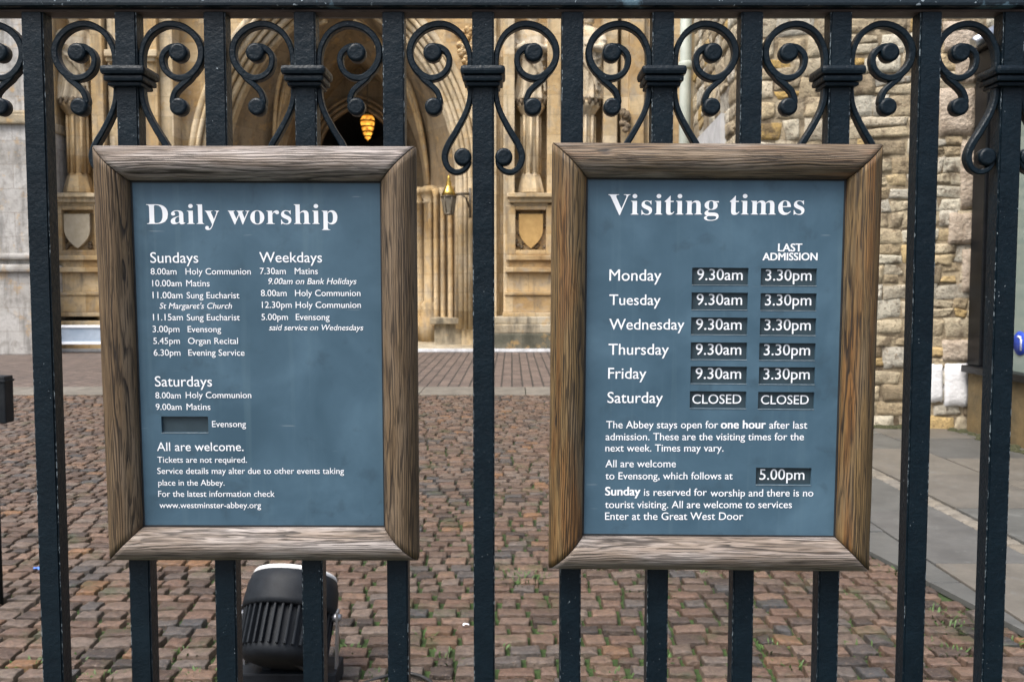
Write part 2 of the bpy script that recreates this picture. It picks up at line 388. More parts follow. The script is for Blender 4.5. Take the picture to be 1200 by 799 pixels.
def clip_edge(o):
    bm = bmesh.new(); bm.from_mesh(o.data)
    nrm = Vector((1, .17, 0)).normalized(); p = Vector((edge_x(4) + .012, 4, 0))
    bmesh.ops.bisect_plane(bm, geom=bm.verts[:] + bm.edges[:] + bm.faces[:], plane_co=p, plane_no=nrm, clear_inner=True)
    es = [e for e in bm.edges if e.is_boundary]
    bmesh.ops.holes_fill(bm, edges=es, sides=0)
    bm.to_mesh(o.data); bm.free()
pav = pv.build('pavement', mat_island('york stone flags', [(0, (.085, .085, .08)), (.4, (.112, .112, .102)), (.7, (.14, .125, .103)), (1, (.098, .098, .094))], 3.2, .55, ((.05, .055, .035), 1.3, .62, .5), .35, .006, .4, (.15, .15, .14)))
clip_edge(pav); tag(pav, kind='structure')
tag(gut.build('gutter_strip', mat_island('pale gutter setts', [(0, (.15, .13, .10)), (.5, (.21, .185, .145)), (1, (.17, .155, .13))], 9, .75)), kind='structure')

# step in front of the abbey with a white painted edge
st = MB(); st.box(-15, 1.6, 21.65, 30, -.03, .085); tag(st.build('step', STONE_MOSS), kind='structure')
wl_ = MB(); wl_.box(-15, 1.6, 21.6, 21.646, .012, .09, .006)
tag(wl_.build('step_edge', mat_simple('white step paint', (.5, .5, .5), (.78, .79, .8), 6)), kind='structure')

# ------------------------------------------------------------------ abbey front
YF = 22.4
ab = thing('abbey_building', (-4.4, YF, 0), 'honey coloured gothic abbey front with a deep pointed porch behind the railing', 'building')
def fx(px, Y=YF): return (px - 600) / FPX * Y * 1.0 / math.cos(TILT) * 1.0
def X(px, Y=YF): return at(px, 335, Y).x
def Z(py, Y=YF): return at(600, py, Y).z
CX, HW, ZS, RR = X(393), 3.0, 4.2, 5.33
def arch_pts(hw, zs, rr, n=18, cx=CX, z0=None):
    """pointed arch from left springing over the apex to the right springing"""
    c = rr - hw; pts = []
    a_end = math.acos(c / rr)
    for k in range(n + 1):
        a = a_end * k / n; pts.append((cx + c - rr * math.cos(a), zs + rr * math.sin(a)))
    out = pts + [(2 * cx - x, z) for x, z in reversed(pts[:-1])]
    if z0 is not None: out = [(cx - hw, z0)] + out + [(cx + hw, z0)]
    return out
ZT = 15.0
# wall with the arch left open (outer order is .72 wider than the opening)
W = MB(); arc = arch_pts(HW + .72, ZS, RR + .72, 18, CX, 0.0); YW = YF + .45
x0, x1 = -17.0, 8.0
n = len(arc); half = n // 2
outl = [(x0, arc[i][1]) if i <= half - 2 else (arc[i][0], ZT) for i in range(half)]
for i in range(n - 1):
    (xa, za), (xb, zb) = arc[i], arc[i + 1]
    if i < half: W.add([(x0, YW, za), (xa, YW, za), (xb, YW, zb), (x0, YW, zb)], [[0, 1, 2, 3]])
    else: W.add([(xa, YW, za), (x1, YW, za), (x1, YW, zb), (xb, YW, zb)], [[0, 1, 2, 3]])
ap = max(z for _, z in arc); W.add([(x0, YW, ap), (x1, YW, ap), (x1, YW, ZT), (x0, YW, ZT)], [[0, 1, 2, 3]])
W.build('wall', STONE, ab)
# arch orders: rolls stepping back
M_ = MB()
for k, (dr, dy, r) in enumerate([(.66, .30, .10), (.50, .22, .06), (.38, .36, .085), (.24, .46, .06), (.12, .60, .09), (.02, .78, .07)]):
    M_.tube([(x, YF + dy, z) for x, z in arch_pts(HW + dr, ZS, RR + dr, 22, CX, .5)], r, 8)
# hollow between the rolls
for dra, drb, ya, yb in ((.74, .52, YF + .44, YF + .42), (.52, .34, YF + .42, YF + .55), (.34, .12, YF + .55, YF + .8), (.12, -.02, YF + .8, YF + 1.1)):
    A = arch_pts(HW + dra, ZS, RR + dra, 22, CX, .0); B = arch_pts(HW + drb, ZS, RR + drb, 22, CX, .0); m0 = len(A)
    M_.add([(x, ya, z) for x, z in A] + [(x, yb, z) for x, z in B], [[i, i + 1, m0 + i + 1, m0 + i] for i in range(m0 - 1)], True)
M_.build('arch_moulding', STONE_PALE, ab)
# porch: splayed sides and vault, lofted back to a smaller arch
Vt = MB(); Y0, Y1, Y2 = YF + 1.1, 25.2, 27.0
A = arch_pts(HW - .02, ZS, RR, 22, CX, 0); B = arch_pts(2.0, ZS, 3.9 + .9, 22, CX - .05, 0); D = arch_pts(2.0, ZS, 4.8, 22, CX - .1, 0); m0 = len(A)
for (P0, ya, P1, yb) in ((A, Y0, B, Y1), (B, Y1, D, Y2)):
    Vt.add([(x, ya, z) for x, z in P0] + [(x, yb, z) for x, z in P1], [[i, i + 1, m0 + i + 1, m0 + i] for i in range(m0 - 1)], True)
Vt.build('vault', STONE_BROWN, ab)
Rb = MB()
for s in (-1, 1):
    base = Vector((CX + s * 2.12, 24.9, ZS))
    for tx, ty in ((.0, 23.6), (.0, 24.3), (0, 25.0), (.35, 23.4), (.9, 23.45), (1.5, 23.5)):
        tip = Vector((CX + s * tx, ty, 8.75 - tx * 1.1)); pts = []
        for k in range(15):
            t = k / 14; h = 1 - (1 - t) ** 1.75
            pts.append(Vector((base.x * (1 - t ** 1.5) + tip.x * t ** 1.5, base.y + (tip.y - base.y) * t, ZS + (tip.z - ZS) * h)))
        Rb.tube(pts, .055, 6)
Rb.build('vault_rib', STONE, ab)
# back wall of the porch with the doorway
dcx, dhw, dzs, drr = X(421, Y2), 1.12, Z(185, Y2), 1.5
BW = MB(); dar = arch_pts(dhw, dzs, drr, 12, dcx, 0); nn = len(dar); hb = nn // 2
for i in range(nn - 1):
    (xa, za), (xb, zb) = dar[i], dar[i + 1]
    if i < hb: BW.add([(-9, Y2, za), (xa, Y2, za), (xb, Y2, zb), (-9, Y2, zb)], [[0, 1, 2, 3]])
    else: BW.add([(xa, Y2, za), (1, Y2, za), (1, Y2, zb), (xb, Y2, zb)], [[0, 1, 2, 3]])
apz = max(z for _, z in dar); BW.add([(-9, Y2, apz), (1, Y2, apz), (1, Y2, 10), (-9, Y2, 10)], [[0, 1, 2, 3]])
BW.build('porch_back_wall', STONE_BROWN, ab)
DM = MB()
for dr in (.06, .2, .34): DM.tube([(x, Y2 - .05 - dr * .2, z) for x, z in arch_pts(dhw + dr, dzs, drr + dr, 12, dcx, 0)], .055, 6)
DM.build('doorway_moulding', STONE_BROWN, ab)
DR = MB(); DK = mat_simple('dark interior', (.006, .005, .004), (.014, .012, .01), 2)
m1 = len(dar)
DR.add([(x, Y2, z) for x, z in dar] + [(x, Y2 + 5, z) for x, z in dar], [[i, i + 1, m1 + i + 1, m1 + i] for i in range(m1 - 1)])
DR.add([(x, Y2 + 5, z) for x, z in dar], [list(range(m1))])
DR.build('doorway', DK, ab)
# columns and blind shafts on the splayed jambs
for s in (-1, 1):
    C_ = MB()
    for cx_, cy_, r_ in ((2.16, 24.75, .17), (1.84 + .0, 25.05, .15)):
        Mt = Matrix.Translation((CX + s * cx_, cy_ - .1, 0)); zc = ZS
        C_.lathe([(r_ * 1.9, .085), (r_ * 1.9, .75), (r_ * 1.5, .8), (r_ * 1.75, .9), (r_ * 1.3, 1.0), (r_ * 1.55, 1.1), (r_ * 1.0, 1.2), (r_ * .95, zc - .35), (r_ * 1.2, zc - .32), (r_ * 1.0, zc - .28), (r_ * 1.5, zc - .08), (r_ * 1.75, zc - .05), (r_ * 1.75, zc + .04), (r_ * .9, zc + .12)], 12, Mt)
    C_.build('column', STONE, ab)
    S_ = MB()
    for t in (.16, .42, .66, .86):
        px_ = CX + s * (2.98 - t * .98 * .88); py_ = Y0 + (24.75 - Y0) * t
        S_.lathe([(.10, .5), (.13, .55), (.07, .7), (.065, 4.0), (.12, 4.2)], 8, Matrix.Translation((px_ - s * .05, py_ - .06, 0)))
    S_.build('blind_shaft', STONE, ab)
bn = MB()
p = at(507, 372, 23.9); q = at(541, 380, 23.2)
bn.box(p.x, q.x + .1, 23.1, 23.9, .62, .78, .02); bn.box(p.x + .1, q.x, 23.25, 23.9, .085, .62)
bn.build('stone_bench', STONE_MOSS, ab)

def fb(mb, px0, py0, px1, py1, front, back=YW + .05, bev=.02):
    Y = front; mb.box(X(px0, Y), X(px1, Y), front, back, Z(py1, Y), Z(py0, Y), bev)
# pilaster strips and vertical rolls
def strip(px0, px1, front, mat=STONE, top=-250, bot=409):
    mb = MB(); fb(mb, px0, top, px1, bot, front); mb.build('pilaster', mat, ab)
for a in ((52, 71, 22.15), (113, 127, 22.15), (133, 146, 22.3, STONE_PALE), (166, 190, 22.2), (193, 208, 22.35, STONE_PALE),
          (556, 582, 22.2, STONE_PALE), (590, 603, 22.1, STONE_PALE), (641, 662, 22.1), (706, 722, 22.2, STONE_PALE), (726, 736, 22.35, STONE_PALE), (736, 753, 22.1), (757, 768, 22.3, STONE_PALE), (771, 800, 22.15)):
    strip(*a)
for pxs in ((150, 158, 164), (583, 588), (755, 769)):
    mb = MB()
    for px_ in pxs: mb.lathe([(.09, .1), (.09, ZT)], 10, Matrix.Translation((X(px_, 22.4), 22.42, 0)))
    mb.build('shaft', STONE_PALE, ab)
# blocks half way up the shafts, as the photo shows
for px0, px1 in ((129, 143), (174, 190), (566, 580)):
    mb = MB(); fb(mb, px0, 58, px1, 66, 22.02); fb(mb, px0 + 2, 66, px1 - 2, 72, 22.1); mb.build('shaft_block', STONE_PALE, ab)

def niche(px0, px1, shield_mat, pmat):
    c = (px0 + px1) / 2; hw = (px1 - px0) / 2
    # pedestal under the statue
    pd = MB(); xc = X(c, 22.35); r = (hw * .86) / FPX * 22.35
    Mt = Matrix.Translation((xc, 22.5, 0)) @ Matrix.Rotation(R(22.5), 4, 'Z')
    pd.lathe([(r * 1.0, Z(226)), (r * .98, Z(222)), (r * .72, Z(206)), (r * .66, Z(204)), (r * .62, Z(203)), (r * .62, Z(137)), (r * .75, Z(133)), (r * 1.05, Z(126)), (r * 1.1, Z(122)), (r * .95, Z(120)), (r * .95, Z(118))], 8, Mt, smooth=False)
    for k in range(8):
        a = R(45 * k); pd.lathe([(.035, Z(203)), (.035, Z(136))], 6, Matrix.Translation((xc + r * .66 * math.cos(a), 22.5 + r * .66 * math.sin(a), 0)))
    pd.build('pedestal', pmat, ab)
    cr = MB()
    for k in range(14):
        a = R(360 / 14 * k); cr.lathe([(.02, Z(125)), (.055, Z(122)), (.05, Z(118)), (.015, Z(115.5))], 6, Matrix.Translation((xc + r * 1.04 * math.cos(a), 22.5 + r * 1.04 * math.sin(a), 0)))
    cr.build('leaf_crest', DARKSTONE, ab)
    # sill and shield panel
    sl = MB(); fb(sl, px0 - 9, 226, px1 + 9, 231, 21.92); fb(sl, px0 - 7, 231, px1 + 8, 237, 22.0); fb(sl, px0 - 5, 237, px1 + 6, 241, 22.1)
    sl.build('sill', STONE_PALE, ab)
    pf = MB(); fb(pf, px0 - 11, 241, px0 + 1, 299, 22.085); fb(pf, px1 - 1, 241, px1 + 11, 299, 22.085); fb(pf, px0 + 1, 241, px1 - 1, 246, 22.085); fb(pf, px0 + 1, 293, px1 - 1, 299, 22.085); fb(pf, px0 + 1, 246, px1 - 1, 293, 22.3)
    pf.build('panel_frame', STONE, ab)
    sh = MB(); a, b = X(px0 + 5, 22.2), X(px1 - 5, 22.2); zt, zb = Z(251, 22.2), Z(291, 22.2); pts = []
    for k in range(11):
        t = k / 10; pts.append((b - (b - a) / 2 * t ** 2.0, zt - (zt - zb) * (.42 + .58 * t ** .9)))
    pts = [(a, zt), (b, zt)] + pts + [(a + b - x_, z_) for x_, z_ in reversed(pts[:-1])]
    sh.prism(pts, 22.16, 22.28); sh.build('shield', shield_mat, ab)
    lf = MB(); rg = random.Random(int(px0))
    for k in range(34):
        a_ = rg.uniform(px0 + 2, px1 - 2); b_ = rg.uniform(248, 292)
        if abs(a_ - c) < (hw - 6) * max(0, 1 - max(0, (b_ - 262) / 30) ** 2): continue
        lf.lathe([(.02, 0), (.06, .02), (.03, .06)], 6, Matrix.Translation((X(a_, 22.25), 22.3, Z(b_, 22.25))) @ Matrix.Rotation(R(90), 4, 'X'))
    lf.build('carved_leaves', DARKSTONE, ab)
    # moulded base courses stepping out to the plinth
    bs = MB(); fb(bs, px0 - 10, 299, px1 + 10, 305, 21.98); fb(bs, px0 - 9, 305, px1 + 9, 313, 22.06); fb(bs, px0 - 11, 313, px1 + 11, 319, 21.92)
    fb(bs, px0 - 9, 319, px1 + 9, 342, 22.06); fb(bs, px0 - 12, 342, px1 + 12, 346, 21.9); fb(bs, px0 - 11, 346, px1 + 11, 366, 21.94); fb(bs, px0 - 14, 366, px1 + 14, 371, 21.84)
    bs.build('base_course', STONE, ab)
niche(73, 113, SHIELD_PALE, STONE)
niche(603, 641, SHIELD, STONE_PALE)
niche(665, 705, SHIELD, STONE_PALE)
pl = MB(); pl.box(X(556), X(800), 21.70, 22.8, .06, Z(391, 21.72), .03); pl.build('footing', STONE_DARK, ab)
pl = MB(); pl.box(X(556), X(800), 21.73, 22.8, Z(391, 21.72), Z(380, 21.72), .03); pl.box(X(562), X(795), 21.8, 22.8, Z(380, 21.72), Z(371, 21.8), .03)
pl.build('plinth', STONE_MOSS, ab)
pl = MB(); pl.box(X(48), X(135), 21.78, 22.8, .06, Z(376, 21.8), .03); pl.box(X(135), X(215), 22.0, 22.8, .06, Z(366, 22), .03)
pl.build('plinth', STONE, ab)
bo = MB(); rg = random.Random(3)
for k in range(16):
    bo.lathe([(.02, -.1), (.08, -.03), (.09, .03), (.03, .1)], 7, Matrix.Translation((X(728) + rg.uniform(-.09, .09), 22.02 + rg.uniform(-.05, .1), Z(145) + rg.uniform(-.22, .22))) @ Matrix.Rotation(rg.random() * 3, 4, 'X'))
bo.build('carved_boss', DARKSTONE, ab)
# foliage carving in the spandrel beside the arch
sp_ = MB()
for k in range(60):
    px_ = rg.uniform(535, 558); py_ = rg.uniform(28, 95)
    if px_ < 512 + (py_ - 20) * .42 + 12: continue
    sp_.lathe([(.02, 0), (.09, .03), (.05, .09), (.01, .12)], 6, Matrix.Translation((X(px_), YW, Z(py_))) @ Matrix.Rotation(R(90), 4, 'X'))
sp_.build('spandrel_carving', STONE, ab)
# grey buttress at the far left
bt = thing('stone_buttress', (X(15, 20.8), 21.2, 0), 'pale grey ashlar buttress with moulded base, left of the honey stone front', 'buttress')
b_ = MB(); YB = 20.9
b_.box(-15, X(40, YB), YB, 22.7, 0, Z(145, YB), .03); b_.box(-15, X(30, YB), YB + .5, 22.7, Z(145, YB), ZT, .03)
b_.build('shaft', STONE_GREY, bt)
b_ = MB(); b_.box(-15, X(42.5, YB), YB - .1, 22.7, Z(146, YB), Z(134, YB), .04); b_.box(-15, X(38, YB), YB + .1, 22.7, Z(134, YB), Z(128, YB), .05); b_.build('weathering', STONE_MOSS, bt)
b_ = MB(); b_.box(-15, X(42.5, YB), YB - .12, 22.7, Z(304, YB), Z(297, YB), .05); b_.box(-15, X(45, YB), YB - .2, 22.7, Z(319, YB), Z(310, YB), .06); b_.box(-15, X(44, YB), YB - .1, 22.7, 0, Z(319, YB), .03)
b_.build('base_moulding', STONE_GREY, bt)

# ------------------------------------------------------------------ statues
def statue_mesh(seed):
    rg = random.Random(seed); mb = MB(); nA = 56; H = 2.05
    prof = [(0, .36, .27), (.06, .35, .27), (.25, .31, .25), (.55, .29, .24), (.85, .28, .22), (1.1, .30, .22), (1.3, .33, .21), (1.5, .35, .2), (1.62, .31, .17), (1.68, .14, .12), (1.74, .085, .085), (1.78, .09, .1)]
    ph = rg.random() * 6; vs = []; fs = []; K = 60
    def lerp(h):
        for (h0, a0, b0), (h1, a1, b1) in zip(prof, prof[1:]):
            if h <= h1 + 1e-6:
                t = (h - h0) / (h1 - h0); return a0 + (a1 - a0) * t, b0 + (b1 - b0) * t
        return prof[-1][1:]
    for i in range(K + 1):
        h = 1.78 * i / K; a, b = lerp(h); amp = .27 * max(0, 1 - h / 1.6) ** .5
        for k in range(nA):
            th = 2 * math.pi * k / nA
            f = 1 + amp * (.6 * math.sin(7 * th + 2.1 * h + ph) * math.sin(1.5 * h + th) + .5 * math.sin(12 * th - 1.6 * h + ph) * (1 - h / 2))
            vs.append((a * f * math.cos(th) + .04 * math.sin(h * 1.6), b * f * math.sin(th), h))
    for i in range(K):
        for k in range(nA):
            q, t = i * nA + k, i * nA + (k + 1) % nA; fs.append([q, t, t + nA, q + nA])
    fs += [list(reversed(range(nA))), [K * nA + k for k in range(nA)]]
    mb.add(vs, fs, True)
    mb.lathe([(.02, 1.74), (.10, 1.78), (.125, 1.88), (.12, 1.96), (.085, 2.03), (.02, 2.06)], 20, Matrix.Translation((.05, -.03, 0)))     # head
    mb.lathe([(.01, 0), (.03, .03), (.02, .07), (.005, .08)], 8, Matrix.Translation((.05, -.15, 1.86)))                                          # nose
    for s in (-1, 1):
        mb.tube([(s * .30, 0, 1.52), (s * .37, -.06, 1.3), (s * .36, -.16, 1.12), (s * .20, -.27, 1.18), (s * .08, -.30, 1.26)], [.10, .10, .095, .075, .06], 10)
    for k in range(5):                                                                                                                           # mantle edges
        t = k / 4; mb.tube([(-.3 + .12 * k, -.12 - .05 * k, 1.35 - .1 * k), (-.1 + .1 * k, -.25, 1.0 - .13 * k), (.2 + .03 * k, -.22, .85 - .17 * k), (.31, -.05, .95 - .2 * k)], .035, 8)
    o = mb.build('statue', STATUE)
    rm = o.modifiers.new('r', 'REMESH'); rm.mode = 'VOXEL'; rm.voxel_size = .018; rm.use_smooth_shade = True
    dg = bpy.context.evaluated_depsgraph_get(); me = bpy.data.meshes.new_from_object(o.evaluated_get(dg)); o.modifiers.clear(); o.data = me
    return o
sm_ = statue_mesh(2)
sc_h = (Z(14) - Z(118)) / 2.06
sm_.name = 'stone_statue'; sm_.scale = (sc_h * 1.12,) * 2 + (sc_h,)
ST_G = 'robed statues on pedestals of the abbey front'
def place_statue(o, px, lab, rz):
    o.location = (X(px, 22.45), 22.48, Z(118, 22.48) - .01); o.rotation_euler = (0, 0, rz); tag(o, lab, 'statue', ST_G)
place_statue(sm_, 93, 'weathered robed stone statue above the cream shield, left of the porch', .25)
o = sm_.copy(); col.objects.link(o); place_statue(o, 622, 'robed stone statue right of the porch beside the tall lone railing bar', -.1)
o = sm_.copy(); col.objects.link(o); place_statue(o, 687, 'robed stone statue nearest the drainpipe, half hidden by a railing bar', -.5)

# ------------------------------------------------------------------ lamps of the porch
GOLD = mat_simple('old gilt brass', (.35, .22, .05), (.6, .4, .1), 20, .35, .1, .003, Metallic=1.0)
BRONZE = mat_simple('dark bronze', (.06, .045, .03), (.12, .09, .05), 20, .5)
def glow(name, c, st):
    m = NT(name); a = m.noise(m.coord(), 7, 2)
    return m.set((.3, .16, .03), .3, Emission_Color=m.ramp(a, [(.34, (c[0] * .22, c[1] * .13, c[2] * .1)), (.66, c)]), Emission_Strength=st)
YL = 26.3; lp = at(431, 164, YL)
hl = thing('hanging_lamp', lp, 'glowing tiered golden lamp hanging in the dark porch doorway', 'lamp')
k_ = YL / FPX
mb = MB()
for i, (pa, pb, ra, rb) in enumerate(((137, 141.5, 7.0, 8.2), (143.0, 148, 8.0, 7.4), (149.5, 154.0, 7.0, 6), (155.5, 159.5, 5.4, 4.2), (160.5, 165, 3.4, .6))):
    mb.lathe([(ra * k_ * .8, at(431, pa, YL).z), (ra * k_, at(431, pa + 1, YL).z), (rb * k_, at(431, pb - .7, YL).z), (rb * k_ * .7, at(431, pb, YL).z)], 16, Matrix.Translation((lp.x, YL, 0)))
mb.build('glass_tier', glow('lit amber glass', (1, .46, .06), 1.15), hl)
mb = MB()
for pa, r_ in ((135.8, 7.4), (142.3, 8.4), (148.8, 7.7), (154.8, 6), (160, 4.2)):
    z_ = at(431, pa, YL).z; mb.lathe([(r_ * k_, z_ - .02), (r_ * k_ * 1.06, z_), (r_ * k_, z_ + .02)], 16, Matrix.Translation((lp.x, YL, 0)))
mb.build('gilt_band', GOLD, hl)
mb = MB(); mb.tube([(lp.x, YL, at(431, 136, YL).z), (lp.x, YL, 8.4)], .018, 6); mb.build('chain', BRONZE, hl)
YL = 22.15; c0 = at(526, 250, YL); k_ = YL / FPX; zz = lambda p: at(526, p, YL).z
wlmp = thing('wall_lantern', c0, 'brass lantern with tapered glass on a bracket inside the porch, right side', 'lantern')
Mt = Matrix.Translation((c0.x, YL, 0))
mb = MB(); mb.lathe([(5.5 * k_, zz(250)), (8.5 * k_, zz(231))], 6, Mt, smooth=False)
mb.build('glass_body', mat_simple('old lantern glass', (.16, .14, .10), (.24, .21, .16), 6, .15), wlmp)
mb = MB()
for k in range(6):
    a = R(60 * k); mb.tube([(c0.x + 5.6 * k_ * math.cos(a), YL + 5.6 * k_ * math.sin(a), zz(250)), (c0.x + 8.6 * k_ * math.cos(a), YL + 8.6 * k_ * math.sin(a), zz(231))], .014, 5)
mb.lathe([(5.8 * k_, zz(252)), (6 * k_, zz(250))], 12, Mt); mb.lathe([(9.2 * k_, zz(231)), (9.4 * k_, zz(229.5))], 12, Mt)
mb.build('lantern_frame', BRONZE, wlmp)
mb = MB(); mb.lathe([(8.8 * k_, zz(229.5)), (7 * k_, zz(225)), (4 * k_, zz(219)), (3 * k_, zz(217)), (3.4 * k_, zz(215)), (1.6 * k_, zz(211)), (2 * k_, zz(209)), (.4 * k_, zz(205))], 12, Mt)
mb.build('cap', GOLD, wlmp)
mb = MB(); mb.tube([(c0.x + 8 * k_, YL, zz(228)), (c0.x + 16 * k_, YL, zz(227)), (X(551, YL), YL + .1, zz(227))], .035, 6)
mb.tube([(X(551, YL), YL + .1, zz(220)), (X(551, YL), YL + .1, zz(255))], .04, 6); mb.tube([(c0.x + 14 * k_, YL, zz(227)), (c0.x + 20 * k_, YL, zz(232)), (X(550, YL), YL + .1, zz(243))], .025, 6)
mb.build('bracket', BRONZE, wlmp)

# ------------------------------------------------------------------ low pale barrier at the wall foot, left
YP = 21.3; pb = thing('low_barrier', (X(90, YP), YP, .05), 'low pale blue barrier panel with white rails at the foot of the abbey wall', 'barrier')
BLUE = mat_simple('pale blue sheet', (.26, .33, .42), (.40, .47, .55), 3, .35)
mb = MB(); mb.box(X(58, YP), X(205, YP), YP, YP + .03, Z(401, YP), Z(383, YP)); mb.build('panel', BLUE, pb)
mb = MB(); mb.box(X(57, YP), X(206, YP), YP - .03, YP + .05, Z(384, YP), Z(381, YP), .01); mb.box(X(57, YP), X(206, YP), YP - .03, YP + .05, Z(403.5, YP), Z(400.5, YP), .01)
mb.build('rail', WHITE, pb)
for px_ in (60, 130, 203):
    mb = MB(); mb.box(X(px_, YP), X(px_, YP) + .05, YP + .05, YP + .3, .085, Z(383, YP)); mb.build('foot', BRONZE, pb)

# ------------------------------------------------------------------ rubble walls on the right
def rubble(mb, A, B, z0, z1, seed, row=(.12, .25), ln=(.13, .46), depth=.022, nx=8, ny=6):
    rg = random.Random(seed); d = (B - A); Ltot = d.length; d = d.normalized(); nrm = Vector((d.y, -d.x, 0))
    z = z0
    while z < z1:
        h = min(rg.uniform(*row), z1 - z); u = -rg.uniform(0, .1)
        while u < Ltot:
            L = rg.uniform(*ln) * (h / .21) ** .5; ue = min(u + L, Ltot); us = max(u, 0)
            if Ltot - ue < .08: ue = Ltot
            if rg.random() < .2 and h > .2:
                cuts = [(z, z + h * .5), (z + h * .5, z + h)]
            else: cuts = [(z, z + h)]
            for za, zb in cuts:
                gp = rg.uniform(.002, .013)
                def P(uu, zz_): return A + d * (uu + rg.uniform(-.03, .03)) + Vector((0, 0, zz_ + rg.uniform(-.028, .028)))
                if ue - us > .05: bump_block(mb, [P(us + gp, za + gp), P(ue - gp, za + gp), P(ue - gp, zb - gp), P(us + gp, zb - gp)], nrm, depth * rg.uniform(.4, 1.4), nx, ny, rg, .028, 12)
            u = ue
        z += h
RUBBLE = mat_island('rubble limestone', [(0, (.27, .21, .13)), (.15, (.57, .49, .345)), (.32, (.39, .305, .185)), (.5, (.66, .61, .48)), (.64, (.46, .43, .36)), (.78, (.55, .46, .31)), (.88, (.52, .345, .11)), (1, (.70, .67, .58))],
                    9, .88, ((.085, .06, .036), 4.5, .52, .85), 1.0, .03, .6, (.24, .17, .10), 22)
def mortar():
    m = NT('dirty mortar'); co = m.coord(); a = m.noise(co, 4, 6, .65)
    return m.set(m.ramp(a, [(.36, (.09, .065, .04)), (.62, (.38, .31, .205))]), .95, m.noise(co, 40, 4), .7, .02)
MORTAR = mortar()
CA, CB = Vector((2.66, 10.35, 0)), Vector((5.25, 9.86, 0)); FARW = Vector((2.87, 14.3, 0))
rw = thing('rubble_wall', (CA + CB) / 2, 'rough cream rubble stone wall facing the railing, right of the signs', 'wall')
mb = MB(); rubble(mb, CA + (CB - CA).normalized() * .02, CB, -.03, 5.4, 11); mb.build('stonework', RUBBLE, rw)
dn = (CB - CA).normalized(); nn_ = Vector((dn.y, -dn.x, 0))
mb = MB(); A_, B_ = CA - nn_ * .004, CB - nn_ * .004
mb.add([A_ + Vector((0, 0, -.03)), B_ + Vector((0, 0, -.03)), B_ + Vector((0, 0, 5.4)), A_ + Vector((0, 0, 5.4)), A_ - nn_ * .4, B_ - nn_ * .4, B_ - nn_ * .4 + Vector((0, 0, 5.4)), A_ - nn_ * .4 + Vector((0, 0, 5.4))], [[0, 1, 2, 3], [1, 5, 6, 2], [3, 2, 6, 7]])
mb.build('mortar', MORTAR, rw)
def wall_pt(px, py):
    d = ray(px, py); P0 = Vector((0, 0, CAM_H)); t = (CA - P0).dot(nn_) / d.dot(nn_); return P0 + d * t
QU = mat_simple('pinkish dressed stone', (.28, .22, .16), (.50, .42, .335), 7, .85, .9, .03)
PAINTW = mat_simple('whitewashed block', (.62, .62, .62), (.80, .80, .81), 7, .7, .5, .02)
rg = random.Random(8); mb = MB()
for (xa, ya, xb, yb) in ((1104, 24, 1143, 62), (1118, 64, 1143, 100), (1098, 102, 1143, 160), (1124, 162, 1143, 246), (1110, 248, 1142, 288), (1126, 290, 1141, 345), (1102, 397, 1139, 424), (1110, -60, 1143, 22)):
    bump_block(mb, [wall_pt(xa + 1, yb - 1), wall_pt(xb, yb - 1), wall_pt(xb, ya + 1), wall_pt(xa + 1, ya + 1)], nn_, .06, 8, 8, rg, .012, 14)
mb.build('quoin', QU, rw)
mb = MB()
for (xa, ya, xb, yb) in ((1088, 425, 1104, 471), (1105.5, 424, 1134, 477)):
    bump_block(mb, [wall_pt(xa, yb), wall_pt(xb, yb), wall_pt(xb, ya), wall_pt(xa, ya)], nn_, .06, 8, 8, rg, .008, 16)
mb.build('painted_block', PAINTW, rw)
rs = thing('side_wall', (CA + FARW) / 2, 'long rubble stone side wall running back to the abbey front', 'wall')
mb = MB(); rubble(mb, FARW, CA, -.03, 7.5, 12, (.16, .30), (.25, .6), .024, 8, 6); mb.build('stonework', RUBBLE, rs)
mb = MB(); dn2 = (CA - FARW).normalized(); n2 = Vector((dn2.y, -dn2.x, 0)); A_, B_ = FARW - n2 * .004, CA - n2 * .004
mb.add([A_ + Vector((0, 0, -.03)), B_ + Vector((0, 0, -.03)), B_ + Vector((0, 0, 7.5)), A_ + Vector((0, 0, 7.5)), A_ - n2 * .4, B_ - n2 * .4, B_ - n2 * .4 + Vector((0, 0, 7.5)), A_ - n2 * .4 + Vector((0, 0, 7.5))], [[0, 1, 2, 3], [4, 5, 6, 7], [3, 2, 6, 7], [1, 5, 6, 2]])
mb.build('mortar', MORTAR, rs)
def side_pt(px, py):
    d = ray(px, py); P0 = Vector((0, 0, CAM_H)); t = (FARW - P0).dot(n2) / d.dot(n2); return P0 + d * t
pa, pb_, pc = side_pt(818, 163), side_pt(851, 163), side_pt(851, 133)
wp = thing('louvre_panel', (pa + pb_) / 2, 'white slatted panel fixed on the rough side wall', 'panel')
mb = MB(); zb = pa.z - .9; zt = pc.z; L_ = (pb_ - pa).xy.length; du = Vector((pb_.x - pa.x, pb_.y - pa.y, 0)).normalized()
a0 = Vector((pa.x, pa.y, 0))
for k in range(5):
    u0, u1 = L_ * k / 5 + .015, L_ * (k + 1) / 5 - .015; p0, p1 = a0 + du * u0 + n2 * .07, a0 + du * u1 + n2 * .07
    mb.add([p0 + Vector((0, 0, zb)), p1 + Vector((0, 0, zb)), p1 + Vector((0, 0, zt)), p0 + Vector((0, 0, zt)), p0 - n2 * .07 + Vector((0, 0, zb)), p1 - n2 * .07 + Vector((0, 0, zb)), p1 - n2 * .07 + Vector((0, 0, zt)), p0 - n2 * .07 + Vector((0, 0, zt))], [[0, 1, 2, 3], [4, 0, 3, 7], [1, 5, 6, 2], [3, 2, 6, 7], [0, 4, 5, 1]])
